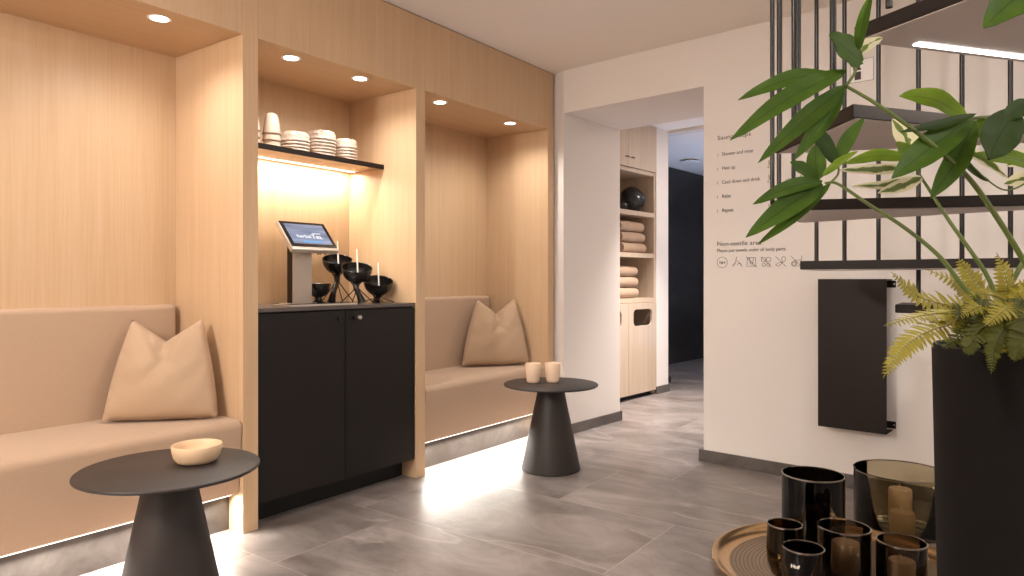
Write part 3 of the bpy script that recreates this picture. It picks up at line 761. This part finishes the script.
# near-left, near-right(extended), far-right, far-left
h1, h2, h3, h4, h5 = .967, 1.148, 1.335, 1.518, 1.697
def tread(poly, h, led=None, lab=None):
    t = MB(r).prism([(p.x, p.y) for p in poly], h-TH, h, .0015).build('tread', M['steel_blk'], sc_)
    c = sum(poly, Vector((0, 0)))/len(poly)
    ins = [c+(p-c)*.975 for p in poly]
    MB(r).prism([(p.x, p.y) for p in ins], h-TH-.002, h-TH+.001).build('underside_panel', M['under'], t)
    return t
a, b = P2(895, Z=2.96), P2(1024, Z=2.62); b2 = ext(a, b, .35); tread([a, b2, b2+Vector((.16, -.10)), P2(902, Z=3.24)], h1)
a, b = P2(800, Z=2.9), P2(1024, Z=2.45); b2 = ext(a, b, .35); tread([a, b2, b2+Vector((.16, .0)), P2(815, Z=3.2)], h2)
a, b = P2(771, 211, h3-TH), P2(1024, 205.5, h3-TH); b2 = ext(a, b, .3)
fl, fr_ = P2(800, 222.5, h3-TH), P2(1024, 209.5, h3-TH); tread([a, b2, ext(fl, fr_, .3), fl], h3)
nc, nl, nr = P2(853, 117.5, h4-TH), P2(775, 153.5, h4-TH), P2(1024, 134, h4-TH)
fr_ = P2(1024, 143, h4-TH); fl = P2(835, 152, h4-TH)
t4 = tread([nl, nc, ext(nc, nr, .12), ext(fl, fr_, .15)], h4)
n0, n1 = P2(854, 41, h5-TH), P2(960, 1, h5-TH); f0, f1 = P2(860, 42.2, h5-TH), P2(1024, 62, h5-TH)
n2 = ext(n0, n1, .5); f2 = ext(f0, f1, .35)
t5 = tread([n0, n2, f2, f0], h5)
# LED profile under the top tread, just inside its far edge
dvec = (f1-f0).normalized(); nrm = Vector((-dvec.y, dvec.x)); 
if nrm.dot((n1-f0)) < 0: nrm = -nrm
s0 = f0+dvec*.135+nrm*.030; s1 = f2-dvec*.02+nrm*.030
MB(r).prism([tuple(s0), tuple(s1), tuple(s1+nrm*.020), tuple(s0+nrm*.020)], h5-TH-.006, h5-TH-.001).build('light_strip', M['led_w'], t5)
mid = (s0+s1)/2+nrm*.01
area('tread_light', (mid.x, mid.y, h5-TH-.010), (s1-s0).length, .02, 5, (1, .90, .80), (0, 0, math.atan2(dvec.y, dvec.x)))
# rods
rods = [  # px, distance, foot height, radius
    (772.3, 2.46, h3, .0075), (779, 2.74, h3, .0085), (793.5, 2.84, h3-TH, .0085), (816.5, 3.04, h2, .0088), (844.5, 2.98, h2, .0088), (878.5, 2.92, h2, .0088),
    (918.5, 2.84, h1, .0088), (962, 2.76, h2, .0088), (1010.5, 2.70, h1, .0088), (1066, 2.62, h1, .0088),
    (779.5, 2.30, h4, .0085), (798, 2.14, h4, .0088), (833, 1.90, h4, .0088), (889, 1.62, h5, .0078)]
for px, Z, hf, rad in rods:
    p = at(px, 280, Z)
    MB(r).tube([(p.x, p.y, hf-.0005), (p.x, p.y, CEIL-.001)], rad, 12).build('rod', M['rod'], sc_, True)

# ------------------------------------------------------------------ planter, plant, fern
PC = at(1070, 280, 1.30); PC.z = 0
pot = thing('planter', 'tall matt black tapered planter in the right foreground', 'planter', PC)
PH = .945
MB().lathe([(0, 0), (.180, 0), (.190, .01), (.211, .50), (.219, PH-.05), (.220, PH-.01), (.217, PH), (.207, PH), (.204, PH-.012), (.198, .80), (0, .80)], n=72).build('pot_shell', M['pot'], pot, True)
MB().lathe([(0, .905), (.12, .902), (.2015, .89), (.2005, .86), (0, .86)], n=40).build('soil', M['soil'], pot, True)

def leaf_mesh(path, width, name, mat, parent, root, fold=.25, seed=0, tilt=0, up=None):
    """blade along path (3 or 4 world points), half width in metres, mid-rib fold, thin but solid"""
    rnd = random.Random(seed); pts = catmull(path, 6); n = len(pts)
    view = Vector((FW.x, FW.y, 0))
    bm = bmesh.new(); uvl = bm.loops.layers.uv.new('UVMap')
    rows = []
    for i, p in enumerate(pts):
        t = i/(n-1)
        tan = (pts[min(i+1, n-1)]-pts[max(i-1, 0)]).normalized()
        side = tan.cross(up if up is not None else Vector((-.55, -.35, .75)) ).normalized()
        side = Matrix.Rotation(tilt, 3, tan) @ side
        nor = side.cross(tan).normalized()
        if nor.z < 0: nor = -nor
        w = width*(math.sin(PI*min(1, t**.82*.98+.015))**.75)*(1 if t < .85 else 1)
        if i == n-1: w = width*.015
        wav = .08*width*math.sin(t*14+seed)
        row = []
        for s_ in (-1, -.5, 0, .5, 1):
            row.append((p+side*w*s_+nor*(abs(s_)*w*fold + (wav if abs(s_) == 1 else 0)), (s_+1)/2, t, nor))
        rows.append(row)
    th = .0006
    for sg_ in (1, -1):
        g = [[bm.verts.new(q[0]+q[3]*th*sg_-root) for q in row] for row in rows]
        for i in range(n-1):
            for k in range(4):
                f = bm.faces.new((g[i][k], g[i][k+1], g[i+1][k+1], g[i+1][k]) if sg_ > 0 else (g[i][k], g[i+1][k], g[i+1][k+1], g[i][k+1]))
                idx = [(i, k), (i, k+1), (i+1, k+1), (i+1, k)] if sg_ > 0 else [(i, k), (i+1, k), (i+1, k+1), (i, k+1)]
                for lp, (a_, b_) in zip(f.loops, idx): lp[uvl].uv = (rows[a_][b_][1], rows[a_][b_][2])
    me = bpy.data.meshes.new(name); bm.to_mesh(me); bm.free(); me.materials.append(mat)
    me.polygons.foreach_set('use_smooth', [True]*len(me.polygons))
    o = bpy.data.objects.new(name, me); COL.objects.link(o); o.parent = parent; return o
PR = PC+Vector((0, 0, .90))
pl = thing('umbrella_plant', 'leafy green plant with palmate leaves on long stems in the black planter', 'plant', PR)
def stem(pts, r0, r1, name='stem'):
    q = catmull([Vector(p) for p in pts], 6)
    return MB(rel(PR)).tube(q, [r0+(r1-r0)*i/(len(q)-1) for i in range(len(q))], 8).build(name, M['stem'], pl, True)
base = lambda dx, dy: PC+Vector((dx, dy, .895))
stem([base(-.06, .03), at(1002, 318, 1.24), at(968, 292, 1.22), at(940, 257, 1.21), at(905, 228, 1.20), at(868, 204, 1.19), at(838, 184, 1.19), at(825, 183, 1.19)], .0048, .0022)
stem([base(.02, .05), at(1046, 310, 1.20), at(1022, 258, 1.17), at(979, 191, 1.13), at(953, 163, 1.11), at(915, 131, 1.09), at(875, 103, 1.08), at(846, 86, 1.08)], .0055, .0024)
stem([base(-.02, -.02), at(1012, 322, 1.27), at(985, 272, 1.27), at(950, 222, 1.28), at(932, 194, 1.29), at(921, 177, 1.30)], .0048, .0025)
stem([base(-.01, .07), at(1008, 300, 1.36), at(1016, 275, 1.36), at(1034, 240, 1.35), at(1046, 180, 1.30), at(1050, 120, 1.25), at(1012, 116, 1.2), at(970, 118, 1.15)], .0055, .0025)
stem([at(846, 86, 1.08), at(855, 72, 1.08), at(858, 58, 1.08), at(858, 46, 1.08)], .0024, .0018, 'petiole')
stem([at(830, 183, 1.19), at(838, 174, 1.19), at(838, 162, 1.19)], .002, .0015, 'petiole')
def LF(b, t, hw, Zb, Zt, mat='leaf', sag=(0, 0), fold=.25, tilt=0, seed=None):
    """base and tip, half width in photo pixels"""
    seed = int(b[0]*7+t[0]) if seed is None else seed
    A, B = at(b[0], b[1], Zb), at(t[0], t[1], Zt)
    Zm = (Zb+Zt)/2
    mid = at((b[0]+t[0])/2+sag[0], (b[1]+t[1])/2+sag[1], Zm)
    leaf_mesh([A, mid, B], hw*Zm/F, 'leaf', M[mat], pl, PR, fold, seed, tilt, up=Vector((-.75, -.5, .35)))
LF((840, 76), (738, 100), 9, 1.08, 1.02, 'leaf', (2, -9))
LF((846, 70), (730, 140), 11, 1.08, .98, 'leaf', (3, -8))
LF((846, 86), (758, 163), 10, 1.08, 1.00, 'leaf', (4, -6))
LF((842, 92), (794, 160), 9, 1.08, 1.05, 'leaf', (4, -4))
LF((862, 62), (829, 35), 17, 1.08, 1.05, 'leaf', (0, 0), .10)
LF((858, 52), (872, -8), 6, 1.08, 1.05, 'leaf', (-2, 0))
LF((857, 56), (882, 38), 6, 1.08, 1.12, 'leaf_var', (0, -3))
LF((822, 181), (753, 204), 8, 1.19, 1.12, 'leaf', (2, -5))
LF((822, 184), (746, 237), 12, 1.19, 1.10, 'leaf', (5, -5))
LF((830, 184), (757, 245), 6, 1.19, 1.13, 'leaf', (3, 0))
LF((818, 180), (815, 145), 10, 1.19, 1.20, 'leaf', (-1, 0), .15)
LF((834, 164), (803, 126), 9, 1.20, 1.22, 'leaf_dk', (3, -4))
LF((818, 176), (790, 162), 8, 1.19, 1.17, 'leaf', (-2, 0), .15)
LF((822, 176), (858, 151), 4, 1.19, 1.16, 'leaf_br', (0, -2))
LF((837, 163), (864, 118), 7, 1.20, 1.22, 'leaf', (-3, -1))
LF((966, 117), (899, 96), 12, 1.15, 1.16, 'leaf_br', (0, -7))
LF((976, 114), (900, 132), 5, 1.13, 1.08, 'leaf_dk', (0, 2))
LF((968, 121), (892, 178), 15, 1.14, 1.05, 'leaf', (-2, 0), .2)
LF((974, 121), (930, 199), 12, 1.14, 1.08, 'leaf', (3, 2), .2)
LF((972, 120), (905, 165), 9, 1.16, 1.15, 'leaf_br', (0, -6))
LF((984, 118), (974, 140), 6, 1.17, 1.17, 'leaf_br')
LF((1016, 112), (988, 160), 19, 1.12, 1.02, 'leaf_dk', (-3, 0), .1)
LF((1030, 100), (1000, 122), 9, 1.12, 1.10, 'leaf_dk', (0, 0), .1)
LF((1048, 168), (971, 155), 9, 1.22, 1.20, 'leaf_br', (0, -3))
LF((914, 160), (892, 119), 12, 1.30, 1.32, 'leaf_var', (2, -2), .15)
LF((915, 165), (896, 142), 10, 1.29, 1.26, 'leaf_br', (0, 0), .15)
LF((910, 158), (844, 164), 7, 1.30, 1.30, 'leaf_br', (0, -5))
LF((914, 168), (838, 170), 6, 1.29, 1.24, 'leaf_var', (0, 1))
LF((919, 176), (852, 186), 5, 1.30, 1.25, 'leaf_var', (0, 4))
LF((922, 177), (878, 193), 7, 1.30, 1.22, 'leaf_var', (0, 2))
LF((958, 150), (1008, 178), 7, 1.25, 1.30, 'leaf_var', (0, -4))
LF((960, 158), (990, 182), 4, 1.25, 1.28, 'leaf_dk', (0, 3))
LF((1045, 182), (1004, 184), 9, 1.28, 1.30, 'leaf_var', (0, -4), .1)
LF((1040, 150), (1006, 166), 8, 1.28, 1.30, 'leaf_var', (0, 0), .1)
LF((1060, -26), (984, 27), 20, .98, .92, 'leaf', (-6, -2), .2)
# leaves turned to the far side, beyond the frame
LF((1050, 120), (1120, 150), 13, 1.25, 1.35, 'leaf'); LF((1050, 120), (1110, 70), 13, 1.25, 1.3, 'leaf'); LF((1050, 118), (1090, 180), 12, 1.25, 1.15, 'leaf_br')
stem([at(1048, 150, 1.27), at(1062, 90, 1.20), at(1066, 20, 1.05), at(1060, -26, .98)], .004, .002)
stem([at(921, 177, 1.30), at(917, 168, 1.30), at(913, 160, 1.30)], .002, .0015, 'petiole')
stem([at(1046, 170, 1.29), at(1010, 190, 1.28), at(985, 178, 1.27), at(960, 152, 1.25)], .0016, .0013, 'petiole')

FR = PC+Vector((-.06, .03, .89))
fn = thing('fern', 'yellow-green fern spilling over the rim of the black planter', 'fern', FR)
def frond(pts, wmax, mat, seed):
    rnd = random.Random(seed)
    q = catmull([Vector(p) for p in pts], 10); n = len(q)
    bm = bmesh.new(); uvl = bm.loops.layers.uv.new('UVMap')
    L = sum((q[i+1]-q[i]).length for i in range(n-1))
    tb = MB(rel(FR)); tb.tube(q, [.0016*(1-i/n)+.0005 for i in range(n)], 5)
    # copy stem geometry into bm
    me0 = bpy.data.meshes.new('tmp'); tb.bm.to_mesh(me0); tb.bm.free(); bm.from_mesh(me0); bpy.data.meshes.remove(me0)
    uvl = bm.loops.layers.uv.verify()
    cnt = max(10, int(L/.0135))
    ref = Vector((-.6, -.4, .7)) + Vector((rnd.uniform(-.3, .3), rnd.uniform(-.3, .3), 0))
    for i in range(cnt):
        t = .10+.88*i/cnt; fi = t*(n-1); k = int(fi); p = q[k].lerp(q[min(k+1, n-1)], fi-k)
        tan = (q[min(k+1, n-1)]-q[max(k-1, 0)]).normalized(); side = tan.cross(ref).normalized(); nor = side.cross(tan).normalized()
        ln = wmax*min(1, (t*3.2)**.8)*(1-t)**.62*1.25*rnd.uniform(.88, 1.1)
        for sd in (-1, 1):
            d = (side*sd+tan*.42+nor*rnd.uniform(-.25, .18)-Vector((0, 0, .12))).normalized()
            wd = min(.0047, ln*.19)
            across = d.cross(nor).normalized()
            m_ = [(0, .35), (.25, 1), (.5, .9), (.75, .6), (1, .05)]
            la = [bm.verts.new(p+d*ln*a-across*wd*w+nor*(-ln*.10*a*a)-FR) for a, w in m_]
            mc = [bm.verts.new(p+d*ln*a+nor*(-ln*.10*a*a-.0008)-FR) for a, w in m_]
            lb = [bm.verts.new(p+d*ln*a+across*wd*w+nor*(-ln*.10*a*a)-FR) for a, w in m_]
            for s_ in range(4):
                for (A, B, u0, u1) in ((la, mc, 0, .5), (mc, lb, .5, 1)):
                    f = bm.faces.new((A[s_], B[s_], B[s_+1], A[s_+1]))
                    for lp, uvv in zip(f.loops, ((u0, m_[s_][0]), (u1, m_[s_][0]), (u1, m_[s_+1][0]), (u0, m_[s_+1][0]))): lp[uvl].uv = uvv
    me = bpy.data.meshes.new('frond'); bm.to_mesh(me); bm.free(); me.materials.append(M[mat])
    o = bpy.data.objects.new('frond', me); COL.objects.link(o); o.parent = fn
fb = lambda dx, dy, dz=.0: PC+Vector((dx, dy, .895+dz))
FZ = 1.18
def fr2(b, pp, w, mat, seed): frond([b]+[at(x, y, Z) for x, y, Z in pp], w, mat, seed)
fr2(fb(-.10, .05), [(975, 325, 1.22), (945, 326, 1.16), (915, 338, 1.11), (897, 355, 1.09), (883, 378, 1.08)], .034, 'fern', 1)
fr2(fb(-.10, .06), [(975, 318, 1.24), (945, 313, 1.20), (915, 317, 1.16), (884, 326, 1.13)], .033, 'fern', 2)
fr2(fb(-.10, .04), [(978, 318, 1.26), (950, 306, 1.26), (922, 298, 1.25), (905, 285, 1.25), (891, 272, 1.25)], .034, 'fern', 3)
fr2(fb(-.07, .08), [(985, 310, 1.33), (968, 292, 1.34), (952, 280, 1.34), (925, 269, 1.35)], .036, 'fern', 4)
fr2(fb(-.06, .04), [(992, 310, 1.28), (980, 290, 1.28), (968, 272, 1.29), (958, 258, 1.30)], .038, 'fern', 5)
fr2(fb(-.05, .06), [(1010, 306, 1.34), (1008, 288, 1.34), (1003, 268, 1.34), (996, 252, 1.34)], .036, 'fern', 6)
fr2(fb(-.04, .02), [(1022, 310, 1.24), (1032, 290, 1.22), (1040, 268, 1.20)], .040, 'fern', 7)
fr2(fb(-.04, -.04), [(1000, 318, 1.17), (985, 326, 1.10), (972, 340, 1.06), (968, 356, 1.05)], .030, 'fern_dk', 8)
fr2(fb(-.03, -.06), [(1015, 318, 1.12), (1002, 330, 1.07), (994, 348, 1.05), (991, 374, 1.04)], .028, 'fern_dk', 9)
fr2(fb(.0, -.07), [(1035, 318, 1.10), (1030, 330, 1.05), (1020, 345, 1.03), (1014, 362, 1.03)], .034, 'fern_dk', 10)
fr2(fb(-.09, .0), [(985, 324, 1.2), (968, 330, 1.15), (955, 340, 1.12), (942, 348, 1.10)], .026, 'fern_dk', 11)
fr2(fb(-.05, .0), [(1005, 316, 1.22), (992, 306, 1.18), (975, 306, 1.14), (955, 314, 1.11)], .032, 'fern_dk', 12)
fr2(fb(-.06, .09), [(990, 318, 1.36), (972, 312, 1.37), (955, 308, 1.38), (935, 308, 1.40)], .030, 'fern_dk', 13)
fr2(fb(.02, -.02), [(1040, 316, 1.2), (1050, 300, 1.15), (1062, 292, 1.10)], .036, 'fern', 14)
fr2(fb(.0, .02), [(1018, 318, 1.26), (1004, 300, 1.24), (985, 294, 1.20), (968, 296, 1.16)], .034, 'fern', 15)
fr2(fb(.0, -.02), [(1020, 322, 1.15), (1010, 308, 1.09), (1000, 312, 1.04), (985, 326, 1.01)], .030, 'fern', 16)
frond([fb(.05, .05), fb(.10, .12, .10), fb(.13, .20, .10), fb(.15, .27, .02)], .034, 'fern', 61)
frond([fb(.08, -.02), fb(.16, -.05, .10), fb(.23, -.08, .09), fb(.30, -.11, .0)], .034, 'fern_dk', 62)
frond([fb(.05, -.08), fb(.06, -.16, .08), fb(.06, -.23, .06), fb(.06, -.28, -.02)], .034, 'fern', 63)
frond([fb(.09, .04), fb(.17, .07, .12), fb(.25, .09, .12), fb(.31, .11, .05)], .034, 'fern_dk', 64)
fr2(fb(.08, .0), [(1085, 305, 1.3), (1110, 300, 1.3), (1135, 325, 1.3)], .036, 'fern', 17)
fr2(fb(.08, .08), [(1075, 300, 1.45), (1095, 280, 1.5), (1120, 290, 1.55)], .036, 'fern_dk', 18)
for k in range(9):
    x = 958+k*10
    fr2(fb(-.07+.012*k, -.02+.02*(k % 3)), [(x+8, 326-(k % 3)*5, 1.2-.02*(k % 4)), (x+2-(k % 2)*8, 318-(k % 4)*6, 1.17-.03*(k % 3)), (x-6-(k % 3)*6, 326-(k % 5)*5, 1.12-.02*(k % 3))], .026, 'fern_dk' if k % 2 else 'fern', 30+k)

# ------------------------------------------------------------------ tray, hurricanes, candles
TRc = Vector((2.765, .545, 0))
tr = MB().lathe([(0, .012), (.38, .012), (.405, .014), (.430, .024), (.448, .038), (.455, .040), (.458, .037), (.452, .030), (.435, .014), (.40, .004), (.36, 0), (0, 0)], n=96).build
tray = thing('round_tray', 'large round brass tray with ring pattern on the slate floor', 'tray', TRc)
tm, nt, b = new_mat('ringed_brass')
b.inputs['Metallic'].default_value = .9; b.inputs['Roughness'].default_value = .34
tc = nt.nodes.new('ShaderNodeTexCoord'); wv = nt.nodes.new('ShaderNodeTexWave'); wv.wave_type = 'RINGS'; wv.rings_direction = 'Z'; wv.inputs['Scale'].default_value = 22; wv.inputs['Distortion'].default_value = .4
nt.links.new(tc.outputs['Object'], wv.inputs['Vector']); bp = nt.nodes.new('ShaderNodeBump'); bp.inputs['Strength'].default_value = .5; bp.inputs['Distance'].default_value = .002
nt.links.new(wv.outputs['Fac'], bp.inputs['Height']); nt.links.new(bp.outputs['Normal'], b.inputs['Normal'])
cr = nt.nodes.new('ShaderNodeValToRGB'); cr.color_ramp.elements[0].color = srgb(.47, .41, .35); cr.color_ramp.elements[1].color = srgb(.60, .525, .44)
nt.links.new(wv.outputs['Fac'], cr.inputs[0]); nt.links.new(cr.outputs[0], b.inputs['Base Color'])
MB().lathe([(0, .012), (.395, .012), (.395, .004), (0, .0)], n=96).build('tray_base', tm, tray, True)
MB().lathe([(.395, .003), (.395, .0125), (.415, .016), (.436, .028), (.450, .041), (.456, .042), (.459, .038), (.450, .026), (.434, .012), (.41, .003)], n=96, closed=True).build('rim', M['brass'], tray, True)['label'] = 'polished raised brass rim'

def jar(loc, R, h, mat, label, kind='straight', t=.004):
    if kind == 'straight':
        out = [(0, 0), (R*.90, 0), (R*.97, .006), (R, .018), (R, h*.5), (R, h-.002)]
        inn = [(R-t, h-.002), (R-t, .02), (R*.95-t, .012), (0, .010)]
    else:
        out = [(0, 0), (R*.45, 0), (R*.78, h*.10), (R*1.0, h*.32), (R*1.05, h*.55), (R*1.0, h-.002)]
        inn = [(R-t, h-.002), (R*1.05-t, h*.55), (R-t, h*.33), (R*.76, h*.13), (0, h*.06)]
    g_ = thing('glass_hurricane', label, 'candle glass', loc, 0, 'smoked glass candle holders')
    MB().lathe(out+inn, n=56).build('glass_body', mat, g_, True, angle=50)
    MB().lathe([(R-t-.0005, h-.003), (R+.001, h-.003), (R+.001, h+.001), (R-t*.5, h+.0022), (R-t-.0005, h+.001)], n=56, closed=True).build('polished_rim', smoked_rim, g_, True)
    return g_
smoked_rim = plain('polished_glass_rim', (.60, .57, .54), .05, .95)
def candle(loc, R, h, label, hollow=False):
    c_ = thing('pillar_candle', label, 'candle', loc, 0, 'taupe pillar candles in the glasses')
    MB().lathe([(0, 0), (R-.002, 0), (R, .003), (R, h-.004), (R-.003, h), (R*.5, h-.002), (0, h-.003)], n=32).build('wax', M['candle'], c_, True)
    MB().tube([(0, 0, h-.004), (.002, .001, h+.008), (.001, .004, h+.018)], .0016, 6).build('wick', M['wick'], c_, True)
TZ = .0125
def on_tray(px, Z): p = at(px, 280, Z); p.z = TZ; return p
g1 = on_tray(813, 2.80); jar(g1, .117, .286, M['glass_blk'], 'tall near-black cylinder glass at the back of the brass tray')
candle(g1+Vector((0, -.01, .0105)), .045, .145, 'candle inside the tall near-black glass')
v2 = at(901, 280, 3.02); v2.z = .001
jar(v2, .185, .252, M['glass_olv'], 'widest olive glass cylinder standing on the floor behind the brass tray', t=.005)
candle(v2+Vector((.055, .01, .0105)), .046, .150, 'rear candle inside the widest olive glass')
candle(v2+Vector((-.065, -.012, .0105)), .048, .085, 'front candle inside the widest olive glass')
g3 = on_tray(785, 2.50); jar(g3, .060, .192, M['glass_gold'], 'small round-bottomed amber glass at the left on the tray', 'cup')
g4 = on_tray(803.5, 2.36); g4o = jar(g4, .066, .162, M['glass_blk'], 'small dark tapering glass with white lettering at the front of the tray', 'cup')
tm4 = text_mesh('Hof', .016, .028, .0004, .0006)
vdir = Vector((-g4.x, -g4.y, 0)).normalized()
zr_ = math.atan2(vdir.y, vdir.x)+PI/2-.25
nrm_ = Vector((math.cos(zr_-PI/2), math.sin(zr_-PI/2), 0))
tm4.transform(Matrix.Translation(Vector((nrm_.x*.0700, nrm_.y*.0700, .112))) @ Matrix.Rotation(zr_, 4, 'Z') @ Matrix.Rotation(PI/2, 4, 'X') @ Matrix.Translation((-.022, 0, 0)))
tm4.materials.append(M['white_pl']); o = bpy.data.objects.new('lettering', tm4); COL.objects.link(o); o.parent = g4o
candle(g4+Vector((0, 0, .013)), .022, .05, 'short candle deep inside the small lettered glass')
g5 = on_tray(844, 2.52); jar(g5, .089, .175, M['glass_brn'], 'brown glass cylinder in the middle of the tray with a candle')
candle(g5+Vector((.005, -.004, .0105)), .046, .110, 'candle inside the middle brown glass')
g6 = on_tray(901.5, 2.42); jar(g6, .079, .160, M['glass_brn'], 'short brown glass cylinder at the right of the tray, nearest the planter')
candle(g6+Vector((0, 0, .0105)), .043, .085, 'candle inside the short right glass')

# ------------------------------------------------------------------ unseen fill lights for the room
ROOM = (1, .96, .92)
def fill_panel(x, y, label, power, s=.55, col=ROOM):  # unseen ceiling panel with a glowing diffuser, put in as fill light
    d = thing('ceiling_fill_light', label, 'ceiling light', (x, y, CEIL), 0, 'unseen square ceiling fill lights')
    MB().box(-s/2-.015, s/2+.015, -s/2-.015, s/2+.015, -.012, 0, .002).build('frame', M['white_pl'], d)
    MB().box(-s/2, s/2, -s/2, s/2, -.014, -.011).build('diffuser', emit('fill_diffuser', (1, .88, .78), 2.0), d)
    area('fill_panel_light', (x, y, CEIL-.02), s, s, power, col)
fill_panel(.2, -1.2, 'added unseen square fill light behind the viewer on the left', 22)
fill_panel(2.2, -1.9, 'added unseen square fill light behind the viewer near the stairs', 30)
fill_panel(2.1, .55, 'unseen square ceiling light over the middle of the room', 24, .35)
pg = thing('fill_globe', 'added unseen glowing globe at the left end of the room, as fill light', 'fill light', (-1.3, 1.7, 2.05))  # invented globe out of view, added to brighten the ceiling and white wall
MB().lathe([(0, -.15), (.06, -.137), (.106, -.106), (.137, -.06), (.15, 0), (.137, .06), (.106, .106), (.06, .137), (0, .15)], n=32).build('globe', emit('fill_globe_glow', (1, .92, .85), 225), pg, True)
MB().tube([(0, 0, .14), (0, 0, CEIL-2.051)], .004).build('cord', M['iron'], pg, True)
# hall and far room
hl = WM @ Vector((-.62, 1.42, 0))
downlight(hl.x, hl.y, CEIL, 'round downlight in the hall ceiling before the towel cabinet', 560, 'hall downlights', .04, (1, .93, .88), 84)
hl = WM @ Vector((-.2, 2.0, 0))
area('hall_light', (hl.x, hl.y, CEIL-.02), .3, .3, 22, (1, .88, .78))
fl_ = WM @ Vector((-1.0, 3.6, 0))
area('far_room_light', (fl_.x, fl_.y, .35), .6, .6, 26, (.5, .65, 1), (PI, 0, 0))
area('far_room_ceiling_light', (fl_.x+.6, fl_.y-.3, CEIL-.03), .4, .4, 12, (.45, .65, 1))

# ------------------------------------------------------------------ world, camera, view
w = bpy.data.worlds.new('world'); S.world = w; w.use_nodes = True
w.node_tree.nodes['Background'].inputs[0].default_value = (1, .9, .8, 1); w.node_tree.nodes['Background'].inputs[1].default_value = .15
cd = bpy.data.cameras.new('camera'); cam = bpy.data.objects.new('camera', cd); COL.objects.link(cam)
cd.sensor_width = 36; cd.lens = F/1024*36; cd.shift_y = -8/1024; cd.clip_start = .05
cam.location = (0, 0, H); cam.rotation_euler = (PI/2, 0, math.atan2(FW.y, FW.x)-PI/2)
S.camera = cam
S.view_settings.view_transform = 'Standard'; S.view_settings.look = 'None'; S.view_settings.exposure = .17; S.view_settings.gamma = 1; S.view_settings.use_curve_mapping = False
S.cycles.use_denoising = True
S.cycles.max_bounces = 10; S.cycles.diffuse_bounces = 5; S.cycles.transparent_max_bounces = 24
S.cycles.sample_clamp_indirect = 6
